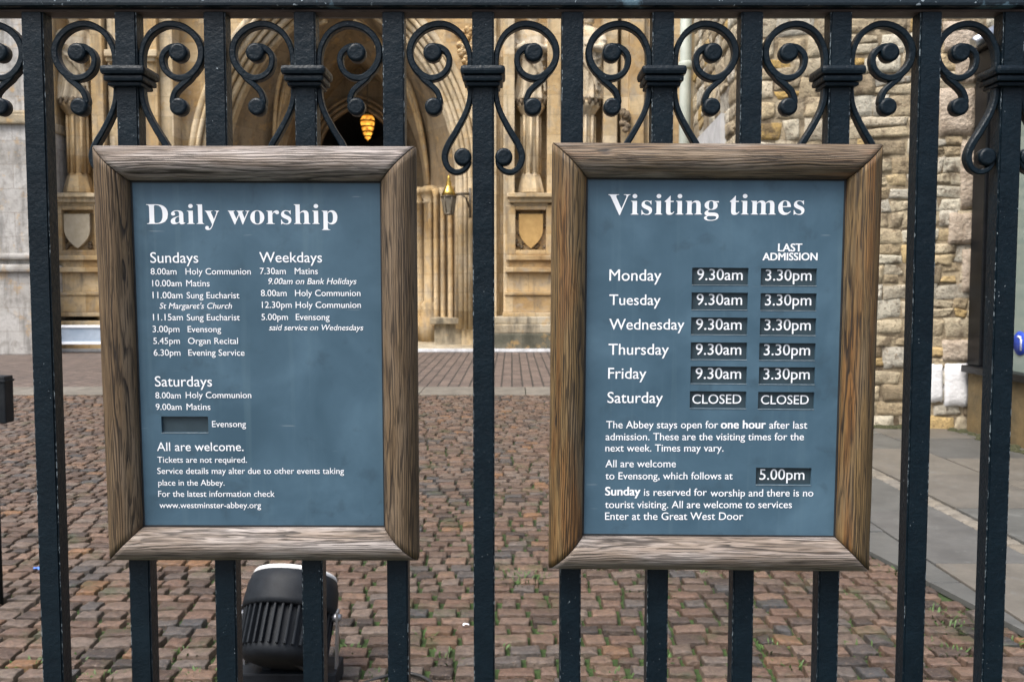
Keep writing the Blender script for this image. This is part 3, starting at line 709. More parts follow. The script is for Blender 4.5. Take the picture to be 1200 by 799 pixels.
mb.build('slat', mat_simple('dull white slats', (.40, .40, .40), (.55, .55, .55), 5, .7), wp)
# drainpipe
dp = thing('drainpipe', (X(801, 14.3), 14.3, 0), 'pale green drainpipe in the corner between abbey front and side wall', 'pipe')
PIPE = mat_simple('pale green pipe paint', (.36, .40, .35), (.48, .51, .45), 4, .5)
mb = MB(); mb.lathe([(.09, .0), (.09, 9)], 14, Matrix.Translation((X(801, 14.3), 14.35, 0))); mb.build('pipe', PIPE, dp)
for z_ in (1.4, 3.2, 5.0, 6.8, 8.6):
    mb = MB(); mb.lathe([(.10, z_), (.115, z_ + .02), (.115, z_ + .1), (.10, z_ + .12)], 14, Matrix.Translation((X(801, 14.3), 14.35, 0))); mb.build('pipe_collar', PIPE, dp)

# ------------------------------------------------------------------ shop bay at the right edge
XB, YA, YE = 4.99, 9.80, 6.9
sb = thing('shop_bay', (XB + .4, 8.6, 0), 'black framed shop window bay on a brown stone base, right edge', 'shop window')
BLK = mat_simple('black gloss joinery', (.004, .005, .006), (.008, .009, .011), 6, .4, .1, .003, Specular_IOR_Level=.25)
PLB = mat_simple('stained ochre plinth stone', (.075, .06, .032), (.19, .13, .055), 3, .85, .5, .02)
mb = MB(); mb.box(XB + .02, XB + 2.2, YE, YA, -.03, .66, .01); mb.build('base', PLB, sb)
mb = MB(); mb.box(XB - .06, XB + 2.2, YE, YA + .01, .662, .74, .012); mb.build('sill', BLK, sb)
mb = MB()
for y0, y1, dx in ((YA - .26, YA - .002, 0), (YA - .40, YA - .262, .03), (YA - .5, YA - .402, .06), (8.2, 8.28, .03), (YE, YE + .1, .02)): mb.box(XB + dx, XB + .5, y0, y1, .742, 3.85, .012)
mb.build('frame_post', BLK, sb)
mb = MB(); mb.box(XB - .02, XB + 2.2, YE, YA + .001, 3.852, 4.08, .02); mb.box(XB - .08, XB + 2.2, YE, YA + .005, 4.082, 4.15, .02); mb.build('lintel', BLK, sb)
gm = NT('window glass'); gm.set((.22, .27, .24), .06, Coat_Weight=.3)
mb = MB(); mb.box(XB + .09, XB + .096, YE + .1, YA - .41, .742, 3.85); mb.build('pane', gm.m, sb)
mb = MB(); mb.box(XB + .35, XB + .38, YE + .1, YA - .3, .742, 3.85); mb.build('blind', mat_simple('pale green blind', (.40, .46, .42), (.50, .55, .51), 3), sb)
mb = MB(); zc = .93
mb.lathe([(.0001, 0), (.12, 0), (.12, .006), (.0001, .006)], 32, Matrix.Translation((XB + .085, 8.93, zc + .10)) @ Matrix.Rotation(R(-90), 4, 'Y'), cap=False)
mb.build('blue_disc', mat_simple('blue sticker', (.02, .06, .42), (.03, .08, .5), 4, .4), sb)
mb = MB()
mb.tube([(XB + .078, 8.93 - .03, zc + .03), (XB + .078, 8.93 - .03, zc + .13), (XB + .078, 8.93 - .01, zc + .165), (XB + .078, 8.93 + .03, zc + .165)], .012, 6)
mb.build('white_mark', WHITE, sb)
# lamp tube fixed to the bay
lt = at(1148, 47, 9.3)
fl = thing('tube_lamp', lt, 'short silver tube lamp fixed high on the black shop bay', 'lamp')
SIL = mat_simple('brushed silver', (.45, .46, .48), (.62, .63, .65), 30, .3, .1, .002, Metallic=.9)
pA, pB = at(1140, 51, 9.35), at(1172, 33, 9.35); ax = (pB - pA).normalized()
mb = MB(); mb.tube([pA, pA + ax * .02, pB], [.05, .06, .06], 14); mb.build('housing', SIL, fl)
mb = MB(); mb.tube([pB - ax * .05, pB + Vector((.12, .05, .02)), Vector((XB + .1, 9.35, 4.1))], .02, 6); mb.build('arm', BLK, fl)

# ------------------------------------------------------------------ railing
YR = 1.25
P_ = lambda px, py: at(px, py, YR)
bars_px = [-168, -63, 39, 148, 252, 357.5, 461, 566, 671, 777, 881, 985, 1090, 1187, 1296]
BARX = [P_(px, 90).x for px in bars_px]
rl = thing('iron_railing', (0, YR, 0), 'black wrought iron railing with scrolls and square bars across the whole view', 'railing')
ZR = P_(600, 10).z
mb = MB(); mb.box(BARX[0] - .2, BARX[-1] + .2, YR - .012, YR + .052, ZR, ZR + .05, .004)
mb.build('top_rail', RAIL, rl)
mb = MB(); mb.box(BARX[0] - .2, BARX[-1] + .2, YR + .002, YR + .028, ZR - .004, ZR - .0005, .001); mb.build('rail_plate', mat_simple('brown underside', (.05, .035, .03), (.10, .07, .06), 30), rl)  # thin brown strip under the top rail
mb = MB(); mb.box(BARX[0] - .2, BARX[-1] + .2, YR - .012, YR + .045, .10, .15, .004); mb.build('bottom_rail', IRON, rl)
def bar_mesh(seed):
    mb = MB(); rg = random.Random(seed)
    bm = bmesh.new(); bmesh.ops.create_cube(bm, size=1); bmesh.ops.scale(bm, vec=(.0298, .028, ZR - .01), verts=bm.verts)
    bmesh.ops.bevel(bm, geom=[e for e in bm.edges if abs((e.verts[0].co - e.verts[1].co).z) > .5], offset=.0022, segments=2, affect='EDGES')
    bmesh.ops.translate(bm, vec=(0, YR + .014, (ZR - .01) / 2 + .005), verts=bm.verts); mb.bm(bm); return mb
bm0 = bar_mesh(1)
first = None
def part_copy(o, dx):
    c = o.copy(); col.objects.link(c); c.location.x = dx; return c
bar0 = bm0.build('bar', IRON_BAR, rl); bar0.location.x = BARX[0]
for x_ in BARX[1:]: part_copy(bar0, x_)
# collar
mb = MB(); zc = P_(566, 88).z
mb.box(-.0305, .0305, YR - .016, YR + .044, zc - .002, zc + .0105, .005); mb.box(-.027, .027, YR - .012, YR + .040, zc - .0105, zc - .0022, .003); mb.box(-.0235, .0235, YR - .008, YR + .036, zc - .0165, zc - .0107, .003)
COLL = [i for i, px in enumerate(bars_px) if i % 2 == 1]
c0_ = mb.build('collar', IRON, rl); c0_.location.x = BARX[COLL[0]]
for i in COLL[1:]: part_copy(c0_, BARX[i])
# scrolls
def catmull(pts, n=8):
    out = []; P = [pts[0]] + list(pts) + [pts[-1]]
    for i in range(1, len(P) - 2):
        for k in range(n):
            t = k / n; a, b, c, d = P[i - 1], P[i], P[i + 1], P[i + 2]
            out.append(tuple(.5 * ((2 * b[q]) + (-a[q] + c[q]) * t + (2 * a[q] - 5 * b[q] + 4 * c[q] - d[q]) * t * t + (-a[q] + 3 * b[q] - 3 * c[q] + d[q]) * t ** 3) for q in range(3)))
    out.append(tuple(pts[-1])); return out
def ribbon(mb, pts, y0, y1):
    """pts: (x, z, half width); a flat iron bar swept in the XZ plane with softened edges"""
    pts = catmull(pts); n = len(pts); vs = []; fs = []; ch = .0016
    for i, (x, z, hw) in enumerate(pts):
        a, b = pts[max(i - 1, 0)], pts[min(i + 1, n - 1)]; t = Vector((b[0] - a[0], b[1] - a[1])); t.normalize(); nr = Vector((-t.y, t.x))
        for (k, yy) in ((-hw, y0 + ch), (-hw + ch, y0), (hw - ch, y0), (hw, y0 + ch), (hw, y1 - ch), (hw - ch, y1), (-hw + ch, y1), (-hw, y1 - ch)):
            vs.append((x + nr.x * k, yy, z + nr.y * k))
    for i in range(n - 1):
        for k in range(8):
            q, r2 = i * 8 + k, i * 8 + (k + 1) % 8; fs.append([q, r2, r2 + 8, q + 8])
    fs += [list(range(8)), list(range((n - 1) * 8, n * 8))]
    mb.add(vs, fs)
def bulb(mb, x, z, r, y0, y1):
    M2 = Matrix.Translation((x, y0, z)) @ Matrix.Rotation(R(-90), 4, 'X')
    D_ = y1 - y0; mb.lathe([(r * .7, -.0008), (r * .92, .0002), (r, .0022), (r, D_ - .002), (r * .9, D_)], 20, M2)
mb = MB(); y0_, y1_ = YR + .005, YR + .020
# big loop curling into its bulb, in mm from the bar centre and the collar middle
K1 = .2236e-3
def c1(pts): return [((cx - 575) * K1, zc + (335 - cy) * K1, hw * K1 * .88) for cx, cy, hw in pts]
ribbon(mb, c1([(662, 312, 18), (655, 240, 19), (668, 160, 19), (712, 80, 20), (780, 32, 22), (850, 20, 23), (930, 42, 23), (995, 98, 23), (1026, 170, 23), (1018, 245, 23), (975, 310, 24), (915, 345, 23), (850, 338, 21), (800, 296, 20), (784, 235, 20), (800, 190, 21), (838, 162, 22), (880, 155, 20), (910, 165, 14)]), y0_, y1_)
bulb(mb, (887 - 575) * K1, zc + (335 - 193) * K1, 57 * K1, y0_ - .002, y1_)
ribbon(mb, c1([(985, 300, 14), (950, 345, 20), (900, 388, 20), (860, 430, 20), (842, 485, 20), (852, 510, 20)]), y0_ + .0005, y1_ - .0005)
bulb(mb, (882 - 575) * K1, zc + (335 - 522) * K1, 54 * K1, y0_ - .002, y1_)
K2 = .3277e-3
def c2(pts): return [((cx - 350) * K2, zc + (308 - cy) * K2, hw * K2 * .95) for cx, cy, hw in pts]
ribbon(mb, c2([(402, 330, 12), (406, 400, 12), (424, 460, 12), (462, 532, 13), (500, 596, 14), (514, 645, 14), (500, 688, 13), (468, 708, 12), (432, 698, 11), (412, 668, 11), (420, 646, 12)]), y0_, y1_)
bulb(mb, (437 - 350) * K2, zc + (308 - 645) * K2, 37 * K2, y0_ - .002, y1_)
scr = mb.build('scroll', IRON, rl); scr.location.x = BARX[COLL[0]]
mmir = MB(); mmir.v = [(-x, y, z) for x, y, z in mb.v]; mmir.f = [list(reversed(f)) for f in mb.f]; mmir.sm = mb.sm
scl = mmir.build('scroll', IRON, rl); scl.location.x = BARX[COLL[0]]
for i in COLL[1:]: part_copy(scr, BARX[i]); part_copy(scl, BARX[i])

# ------------------------------------------------------------------ the two signs
def text_mesh(body, bold=0, shear=0, serif=False, thin=0):
    if serif: body = ''.join(chr(0x1D400 + ord(c) - 65) if 'A' <= c <= 'Z' else chr(0x1D41A + ord(c) - 97) if 'a' <= c <= 'z' else c for c in body)
    cu = bpy.data.curves.new('text', 'FONT'); cu.body = body; cu.size = 1; cu.offset = thin; cu.shear = shear; cu.resolution_u = 4
    o = bpy.data.objects.new('text', cu); col.objects.link(o)
    dg = bpy.context.evaluated_depsgraph_get(); me = bpy.data.meshes.new_from_object(o.evaluated_get(dg))
    vs = [v.co.copy() for v in me.vertices]; fs = [list(p.vertices) for p in me.polygons]
    bpy.data.objects.remove(o); bpy.data.curves.remove(cu); bpy.data.meshes.remove(me)
    if bold:       # heavier weight: the same letters laid a hair apart
        nv = len(vs); base_v, base_f = vs, fs; vs = []; fs = []
        for q, (dx, dy) in enumerate(((-bold, -bold * .4), (-bold, bold * .4), (bold, -bold * .4), (bold, bold * .4), (0, 0))):
            vs += [Vector((v.x + dx, v.y + dy, q)) for v in base_v]; fs += [[i + q * nv for i in f] for f in base_f]
    return vs, fs
REG, MED, BOLD = .003, .004, .025
class Sign:
    def __init__(s, loc, w, h, rot, label):
        s.M = Matrix.Translation(loc) @ Matrix.Rotation(rot[1], 4, 'Z') @ Matrix.Rotation(rot[0], 4, 'X') @ Matrix.Rotation(rot[2], 4, 'Y')
        s.w, s.h = w, h; s.Mi = s.M.inverted()
        s.root = bpy.data.objects.new('notice_board', None); s.root.empty_display_size = .1; col.objects.link(s.root); s.root.matrix_basis = s.M
        tag(s.root, label, 'sign')
    def loc(s, px, py, n):
        """pixel to the board's own (u, v) on the plane n in front of its back"""
        o = s.Mi @ Vector((0, 0, CAM_H)); d = s.Mi.to_3x3() @ ray(px, py); t = (-n - o.y) / d.y; p = o + d * t; return p.x, p.z
    def part(s, mb, name, mat, parent=None):
        o = mb.build(name, mat); o.parent = parent or s.root; return o
    def frame(s, mats):
        FW = .0462
        prof = [(0, 0), (0, .018), (.0015, .023), (.006, .029), (.013, .0345), (.021, .0375), (.027, .0375), (.033, .035), (.038, .031), (.0425, .026), (FW - .001, .0225), (FW, .020), (FW, .0)]
        for k, (L, ang, off, mt) in enumerate(((s.w, 0, s.h / 2, mats[0]), (s.w, 180, s.h / 2, mats[1]), (s.h, 90, s.w / 2, mats[2]), (s.h, -90, s.w / 2, mats[3]))):
            mb = MB(); N = 48; vs = []; fs = []; m = len(prof)
            for i in range(N + 1):
                for wd, dp in prof:
                    half = L / 2 - wd - .0008; x = -half + 2 * half * i / N
                    wob = .0005 * noise.noise((x * 14 + k * 9, wd * 60, dp * 60)) if wd > 0 else .0004 * noise.noise((x * 9, k * 7., 0.))
                    vs.append((x, -dp - wob, -wd + wob * .5))
            for i in range(N):
                for q in range(m - 1): fs.append([i * m + q, i * m + q + 1, (i + 1) * m + q + 1, (i + 1) * m + q])
            fs += [list(range(m)), list(range(N * m, N * m + m))]
            mb.add(vs, fs, False)
            for i in range(len(mb.sm) - 2): mb.sm[i] = True
            o = mb.build('frame_rail', mt); o.parent = s.root
            o.matrix_basis = Matrix.Rotation(R(ang), 4, 'Y') @ Matrix.Translation((0, 0, off))
    def panel(s, slots):
        """board face with a real opening for every slot"""
        n = s.PN = .0135; us = [-s.w / 2 + .0447, s.w / 2 - .0447]; vs_ = [-s.h / 2 + .0447, s.h / 2 - .0447]
        rects = []
        for (a, b, c, d) in slots:
            u0, v1 = s.loc(a, b, n); u1, v0 = s.loc(c, d, n); rects.append((u0, u1, v0, v1))
        U = sorted(set(us + [r[0] for r in rects] + [r[1] for r in rects])); V = sorted(set(vs_ + [r[2] for r in rects] + [r[3] for r in rects]))
        mb = MB()
        for i in range(len(U) - 1):
            for j_ in range(len(V) - 1):
                cu, cv = (U[i] + U[i + 1]) / 2, (V[j_] + V[j_ + 1]) / 2
                if any(r[0] < cu < r[1] and r[2] < cv < r[3] for r in rects): continue
                mb.add([(U[i], -n, V[j_]), (U[i + 1], -n, V[j_]), (U[i + 1], -n, V[j_ + 1]), (U[i], -n, V[j_ + 1])], [[0, 1, 2, 3]])
        dpt = .0042
        for (u0, u1, v0, v1) in rects:
            a = [(u0, -n, v0), (u1, -n, v0), (u1, -n, v1), (u0, -n, v1)]; b = [(x, -n + dpt, z) for x, _, z in a]
            mb.add(a + b, [[0, 1, 5, 4], [1, 2, 6, 5], [2, 3, 7, 6], [3, 0, 4, 7]])
        me = bpy.data.meshes.new('panel'); me.from_pydata(mb.v, [], mb.f); me.materials.append(PANEL)
        o = bpy.data.objects.new('panel', me); col.objects.link(o); o.parent = s.root; s.pan = o
        # backing board in the near-black that also paints the shadow gap
        mb = MB(); mb.box(us[0] - .002, us[1] + .002, -.007, -.001, vs_[0] - .002, vs_[1] + .002); s.part(mb, 'backing_board', EDGE)
        s.ins = []
        for (u0, u1, v0, v1) in rects:
            mb = MB(); mb.box(u0 - .002, u1 + .002, -n + dpt + .0002, -n + dpt + .0018, v0 - .002, v1 + .002); s.ins.append(s.part(mb, 'insert_plate', SLOT))
            mb = MB(); mb.box(u0, u1, -n - .0006, -n + .001, v0 - .0006, v0 - .00005, 0); s.part(mb, 'lit_edge', mat_lit_edge)  # pale strip paints the light caught by the slot's lower edge
    def rebate(s):
        mb = MB(); n = s.PN + .0004; g_ = .0032
        a, b, c, d = -s.w / 2 + .0457, s.w / 2 - .0457, -s.h / 2 + .0457, s.h / 2 - .0457
        for (u0, u1, v0, v1) in ((a, b, d - g_, d), (a, b, c, c + g_), (a, a + g_, c + g_, d - g_), (b - g_, b, c + g_, d - g_)): mb.box(u0, u1, -n, -n + .003, v0, v1)
        s.part(mb, 'rebate', EDGE)  # near-black strips paint the shade between frame and panel
    def write(s, lines, name='lettering', parent=None, n=None, mat=None):
        """lines: (text, left px, right px, baseline px y, style)"""
        mb = MB(); n = (n or s.PN) + .0004
        for (t, x0, x1, y, stl) in lines:
            bold, sh, serif, vs_ = {'r': (REG, 0, False, 1), 'm': (MED, 0, False, 1), 'b': (BOLD, 0, False, 1), 'i': (REG + .004, .22, False, 1), 'h': (.0, 0, True, .9)}[stl]
            vs, fs = text_mesh(t, bold, sh, serif, -.004 if serif else 0)
            mn, mx = min(v.x for v in vs), max(v.x for v in vs)
            u0, v0 = s.loc(x0, y, n); u1, v1 = s.loc(x1, y, n); k = (u1 - u0) / (mx - mn)
            mb.add([(u0 + (v.x - mn) * k, -n - v.z * .00003, v0 + (v1 - v0) * (v.x - mn) / (mx - mn) + v.y * k * vs_) for v in vs], fs)
        me = bpy.data.meshes.new(name); me.from_pydata(mb.v, [], mb.f); me.materials.append(mat or WHITE)
        o = bpy.data.objects.new(name, me); col.objects.link(o); o.parent = parent or s.pan; return o
mat_lit_edge = mat_simple('painted lit slot edge', (.16, .20, .22), (.34, .38, .40), 90, .4)

L = Sign((-.3479, 1.248, 1.5025), .4335, .5729, (R(2.01), R(.09), R(.12)), 'notice board headed Daily worship in a grey oak frame, left of the lone bar')
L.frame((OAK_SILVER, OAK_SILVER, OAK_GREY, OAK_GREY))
L.panel([(188.8, 487.8, 244.3, 506.8)]); L.rebate()
L.write([('Daily worship', 172, 395.5, 262.7, 'h')], 'heading')
for q_ in (('Sundays', 176.3, 232.5, 308, 'm'), ('Weekdays', 304, 377.5, 307.5, 'm'), ('Saturdays', 181.7, 248.6, 452.7, 'm'), ('All are welcome.', 184, 285.6, 528.2, 'm')): L.write([q_], 'subheading')
L.write([('8.00am', 176.7, 207, 321.7, 'm'), ('Holy Communion', 217.5, 294, 321.7, 'm'), ('10.00am', 178.5, 213, 335.6, 'm'), ('Matins', 218.3, 245.8, 335.6, 'm'),
         ('11.00am', 179, 214, 349.6, 'm'), ('Sung Eucharist', 218.8, 280.6, 349.6, 'm'), ("St Margaret's Church", 187, 272, 361.7, 'i'), ('11.15am', 179.5, 214.5, 375.4, 'm'), ('Sung Eucharist', 219, 281.2, 375.4, 'm'),
         ('3.00pm', 179, 210.4, 389.2, 'm'), ('Evensong', 220, 259.2, 389.2, 'm'), ('5.45pm', 179.8, 211, 403, 'm'), ('Organ Recital', 220.4, 279, 403, 'm'), ('6.30pm', 180.2, 211.6, 416.7, 'm'), ('Evening Service', 220.8, 286.7, 416.7, 'm')], 'lettering')
L.write([('7.30am', 304.6, 335, 321.3, 'm'), ('Matins', 345.4, 372.5, 321.3, 'm'), ('9.00am on Bank Holidays', 314.6, 418, 333, 'i'), ('8.00am', 305.8, 336, 347, 'm'), ('Holy Communion', 345.8, 422.5, 347, 'm'),
         ('12.30pm', 307, 342, 360.8, 'm'), ('Holy Communion', 346.5, 423, 360.8, 'm'), ('5.00pm', 306.5, 337.5, 375, 'm'), ('Evensong', 346.7, 386.3, 375, 'm'), ('said service on Wednesdays', 315.4, 425.8, 387, 'i')], 'lettering')
L.write([('8.00am', 182.2, 212, 466.6, 'm'), ('Holy Communion', 217.7, 294.6, 466.3, 'm'), ('9.00am', 182.6, 213, 480.2, 'm'), ('Matins', 218.7, 246.7, 480.2, 'm'), ('Evensong', 248.6, 288.4, 500.2, 'm'),
         ('Tickets are not required.', 184.5, 289.4, 541.9, 'm'), ('Service details may alter due to other events taking', 184.5, 403.2, 555, 'm'), ('place in the Abbey.', 185.5, 263.3, 568.7, 'm'),
         ('For the latest information check', 185.5, 322, 581.8, 'm'), ('www.westminster-abbey.org', 187, 306, 595, 'm')], 'lettering')

S2 = Sign((.2768, 1.248, 1.4985), .4468, .5886, (R(.41), R(-.36), R(.35)), 'notice board headed Visiting times in a golden brown oak frame, right of the lone bar')
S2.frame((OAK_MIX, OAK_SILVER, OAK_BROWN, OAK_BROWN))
ys = [313.6, 342.7, 371.8, 401, 429.2, 458.2]; slots = []
lx = [811.2, 810.6, 810, 809.6, 809.4, 808.6]; rx = [891.8, 891.4, 890.8, 890, 889.6, 888.6]
for k in range(6): slots += [(lx[k], ys[k], lx[k] + 65.6, ys[k] + 20.4), (rx[k], ys[k] + .8, rx[k] + 65.2, ys[k] + 21.2)]
slots.append((886, 547.7, 950.5, 568.2))
S2.panel(slots); S2.rebate()
S2.write([('Visiting times', 712.6, 942.5, 251.6, 'h')], 'heading')
S2.write([('LAST', 911.6, 940, 294.6, 'b'), ('ADMISSION', 893.5, 958, 305, 'b')], 'subheading')
S2.write([('Monday', 714, 775, 329, 'm'), ('Tuesday', 714, 774, 357.4, 'm'), ('Wednesday', 714, 802, 386.2, 'm'), ('Thursday', 713, 783.7, 415.6, 'm'), ('Friday', 712.6, 757.4, 443.6, 'm'), ('Saturday', 711.8, 776.8, 472, 'm')], 'lettering')
S2.write([('The Abbey stays open for', 710.4, 841.5, 501.6, 'm'), ('one hour', 844.6, 897.5, 501.8, 'b'), ('after last', 901.4, 946, 502, 'm'), ('admission. These are the visiting times for the', 709.6, 942, 515.6, 'm'), ('next week. Times may vary.', 709.4, 847.8, 528.8, 'm'),
          ('All are welcome', 709.4, 792, 547.2, 'm'), ('to Evensong, which follows at', 709.4, 858.6, 561.4, 'm'), ('Sunday', 709, 750.6, 580.2, 'b'), ('is reserved for', 754.6, 828.2, 580.6, 'm'), ('worship and there is no', 832.5, 953, 581.4, 'm'),
          ('tourist visiting. All are welcome to services', 709, 928, 595, 'm'), ('Enter at the Great West Door', 709, 870.9, 608.8, 'm')], 'lettering')
inN = S2.PN - .0042
for k in range(6):
    bl = ys[k] + 14.6
    a, b = ('9.30am', '3.30pm') if k < 5 else ('CLOSED', 'CLOSED')
    xa = (lx[k] + 5.6, lx[k] + 59) if k < 5 else (lx[k] + 2.6, lx[k] + 60); xb = (rx[k] + 5, rx[k] + 59.2) if k < 5 else (rx[k] + 3, rx[k] + 59)
    S2.write([(a, *xa, bl, 'm')], 'time_lettering', S2.ins[2 * k], inN); S2.write([(b, *xb, bl + .6, 'm')], 'time_lettering', S2.ins[2 * k + 1], inN)
S2.write([('5.00pm', 889.8, 942.6, 561.8, 'm')], 'time_lettering', S2.ins[12], inN)

# ------------------------------------------------------------------ floodlight on the setts
def mat_cast():
    m = NT('black cast housing'); co = m.coord(); a = m.noise(co, 25, 5, .6)
    c = m.ramp(a, [(.32, (.005, .007, .010)), (.68, (.010, .013, .017))])
    c = m.mix(m.ramp(m.noise(co, 6, 6, .7), [(.56, 0.), (.8, .4)]), c, (.035, .034, .031))     # dust
    c = m.mix(m.ramp(m.noise(m.coord((1, 1, .35)), 34, 2, .5), [(.765, 0.), (.78, 1.)]), c, (.6, .6, .6))       # scuffs
    return m.set(c, .6, m.noise(co, 100, 4), .2, .003, Specular_IOR_Level=.25)
FLB = mat_cast()
GALV = mat_simple('galvanised steel', (.28, .29, .31), (.42, .43, .45), 30, .4, .1, .002, Metallic=.8)
YFL = 3.5; fc = at(337, 730, YFL)
fld = thing('floodlight', (fc.x, YFL, 0), 'black ribbed round floodlight standing on the setts below the left notice board', 'floodlight')
ax = Matrix.Translation(fc) @ Matrix.Rotation(R(-6), 4, 'Z') @ Matrix.Rotation(R(-34), 4, 'X')
mb = MB(); mb.lathe([(.06, -.165), (.10, -.16), (.145, -.147), (.158, -.128), (.160, -.112), (.160, .035), (.158, .04)], 40, ax)
mb.build('housing', FLB, fld)
mb = MB()
for k in range(36):
    a = 2 * math.pi * k / 36
    m2 = ax @ Matrix.Rotation(a, 4, 'Z'); b2 = MB(); b2.box(.157, .180, -.005, .005, -.11, .04, .003); mb.add([m2 @ Vector(v) for v in b2.v], b2.f)
mb.build('rib', FLB, fld)
mb = MB(); mb.lathe([(.160, .038), (.187, .040), (.188, .06), (.183, .13), (.172, .172), (.165, .178), (.15, .176)], 40, ax, cap=False); mb.build('bezel', FLB, fld)
mb = MB(); mb.lathe([(.168, .173), (.17, .182), (.165, .192), (.10, .198), (.001, .2)], 40, ax); mb.build('lens', mat_simple('white lens rim', (.7, .7, .68), (.85, .85, .83), 10, .2), fld)
for s in (-1, 1):
    mb = MB()
    p0 = ax @ Vector((s * .20, 0, .03)); p1 = Vector((p0.x - s * .012, p0.y + .02, .03))
    d = (p1 - p0).normalized(); sd2 = Vector((1, 0, 0)); bk = d.cross(sd2).normalized()
    vs = []
    for p in (p0 - d * .03, p1):
        for (a, b) in ((-.004, -.02), (.004, -.02), (.004, .02), (-.004, .02)): vs.append(p + sd2 * a + bk * b)
    mb.add(vs, [[0, 1, 2, 3], [4, 5, 6, 7], [0, 1, 5, 4], [1, 2, 6, 5], [2, 3, 7, 6], [3, 0, 4, 7]]); mb.build('yoke_arm', GALV, fld)
for s in (-1, 1):
    mb = MB()
    m2 = ax @ Matrix.Translation((s * .195, 0, .03)) @ Matrix.Rotation(R(90), 4, 'Y'); mb.lathe([(.016, -.02), (.018, 0), (.014, .02)], 8, m2); mb.build('pivot_bolt', GALV, fld)
mb = MB(); mb.box(fc.x - .2, fc.x + .2, YFL - .05, YFL + .12, .0, .075, .008)
for dx in (-.1, .06): mb.box(fc.x + dx, fc.x + dx + .035, YFL - .02, YFL + .04, .073, .16, .004)
mb.build('base', FLB, fld)
mb = MB(); mb.tube([Vector(p) for p in catmull([tuple(ax @ Vector((.05, -.05, -.155))), (fc.x + .08, YFL - .1, .12), (fc.x + .2, YFL - .06, .015), (fc.x + .45, YFL + .1, .012), (fc.x + .62, YFL - .1, .012), (fc.x + .7, YFL - .7, .012)], 8)], .0075, 8); mb.build('cable', mat_simple('black cable', (.01, .01, .01), (.02, .02, .02), 30), fld)
# ------------------------------------------------------------------ barrier post at the left edge
gp = gnd(2, 706); post = thing('barrier_post', (gp.x - .012, gp.y, 0), 'slim black post with a square black head at the left edge', 'post')
mb = MB(); mb.lathe([(.022, -.02), (.022, 1.0)], 20, Matrix.Translation((gp.x - .015, gp.y, 0))); mb.build('pole', FLB, post)
hx = at(11, 460, gp.y).x; zt, zb = at(5, 440, gp.y).z, at(5, 495, gp.y).z
mb = MB(); mb.box(hx - .12, hx, gp.y - .04, gp.y + .04, zb, zt, .008); mb.box(hx - .115, hx + .004, gp.y - .045, gp.y + .045, zt - .03, zt - .02, .003); mb.build('head', FLB, post)

# moss gathered along the foot of the rubble wall and the bay
ms = MB(); rg = random.Random(31)
for k in range(150):
    t = k / 149; base = CA + (CB - CA) * (t * .96) if k < 105 else Vector((XB, YA - (k - 105) / 45 * 2.6, 0)); o_ = nn_ if k < 105 else Vector((-1, 0, 0))
    p = base + o_ * rg.uniform(.02, .13); r_ = rg.uniform(.02, .065)
    ms.lathe([(r_ * 1.2, .005), (r_, .02), (r_ * .6, .02 + r_ * .35), (.004, .02 + r_ * .45)], 9, Matrix.Translation(p))
tag(ms.build('moss', mat_simple('wall foot moss', (.03, .035, .012), (.085, .085, .04), 40, .95, .9, .02)), 'low dark moss and soil gathered along the foot of the rubble wall', 'moss', kind='stuff')
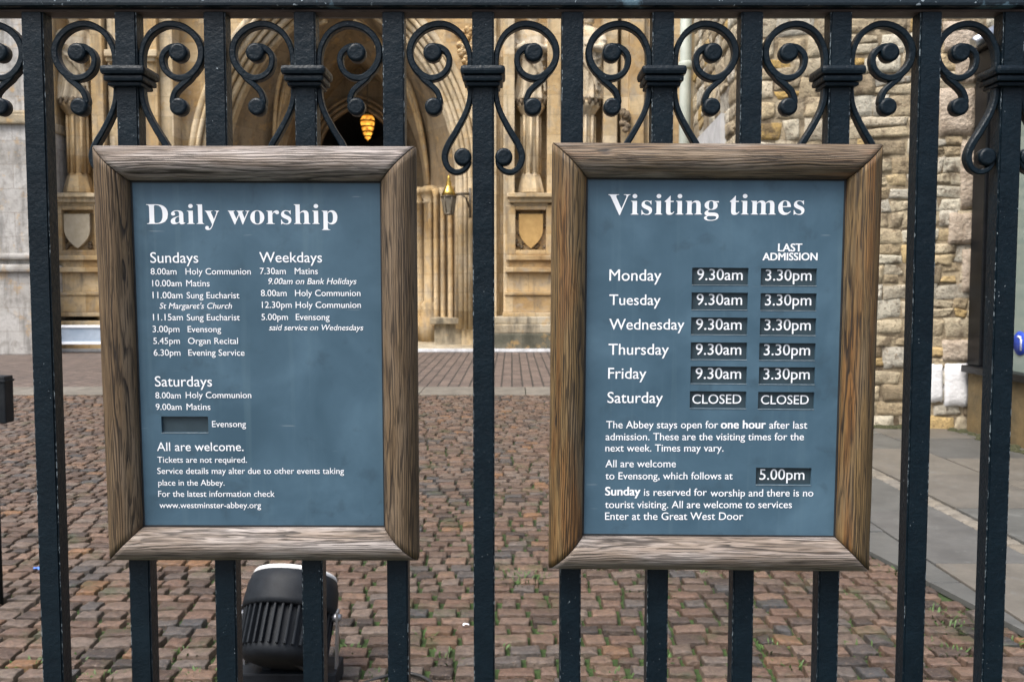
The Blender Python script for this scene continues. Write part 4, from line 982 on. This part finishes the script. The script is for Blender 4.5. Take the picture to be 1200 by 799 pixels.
# ------------------------------------------------------------------ weeds, litter
GRASS = mat_simple('weed green', (.035, .075, .012), (.075, .14, .03), 30, .6, .1)
rg = random.Random(21); mb = MB()
spots = [(600, 682, 2), (612, 676, 2), (1095, 720, 2.0), (1112, 735, 1.4), (1050, 668, 1.4), (745, 690, 1.3), (820, 672, 1), (760, 660, 1), (700, 665, 1), (560, 690, .8), (1120, 765, 1.6), (1085, 752, 1.3), (1180, 752, 1.3), (930, 780, 1.2), (860, 790, 1.2), (720, 795, 1.3), (640, 745, .8),
         (500, 745, 1.1), (520, 770, 1.2), (440, 790, 1.2), (230, 790, 1.3), (215, 765, 1), (110, 795, 1.4), (100, 770, .8), (900, 760, 1.2), (1010, 760, 1.2), (990, 700, 1), (870, 700, .8), (410, 760, 1), (200, 640, .5), (420, 690, .7), (30, 780, 1.2), (1160, 715, 1.0), (1060, 690, 1.0), (780, 770, 1.0), (590, 760, .9)]
for px_, py_, s_ in spots:
    c = gnd(px_, py_); c.z = -.012
    for k in range(int(16 * s_) + 6):
        a = rg.random() * 6.28; r_ = rg.random() ** .6 * .06 * s_; L_ = rg.uniform(.02, .045) * (s_ ** .5); b = rg.uniform(.3, 1.2)
        p0 = c + Vector((math.cos(a) * r_ * 1.3, math.sin(a) * r_, 0)); dv = Vector((math.cos(a + rg.uniform(-1, 1)) * math.sin(b), math.sin(a) * math.sin(b), math.cos(b))); sdv = Vector((-math.sin(a), math.cos(a), 0)) * rg.uniform(.002, .005)
        mb.add([p0 - sdv * .4, p0 + sdv * .4, p0 + dv * L_ * .55 + sdv, p0 + dv * L_ * .55 - sdv, p0 + dv * L_ + Vector((0, 0, -.008))], [[0, 1, 2, 3], [3, 2, 4]])
tag(mb.build('weeds', GRASS), 'small green weeds growing in the joints between the setts', 'weeds', kind='stuff')
def litter(px, py, mat, lab, sz):
    c = gnd(px, py); mb = MB(); vs = []; rg2 = random.Random(px)
    for jn in range(4):
        for i in range(5): vs.append(c + Vector(((i / 4 - .5) * sz, (jn / 3 - .5) * sz * .6, .016 + rg2.uniform(0, .3) * sz)))
    mb.add(vs, [[jn * 5 + i, jn * 5 + i + 1, jn * 5 + i + 6, jn * 5 + i + 5] for jn in range(3) for i in range(4)]); tag(mb.build('litter', mat), lab, 'litter')
litter(44, 670, mat_simple('blue wrapper', (.05, .15, .55), (.1, .25, .7), 20), 'crumpled blue scrap of wrapper lying on the setts beside the leftmost bar', .045)
litter(546, 736, WHITE, 'tiny white scrap of paper on the setts left of the lone bar', .03)
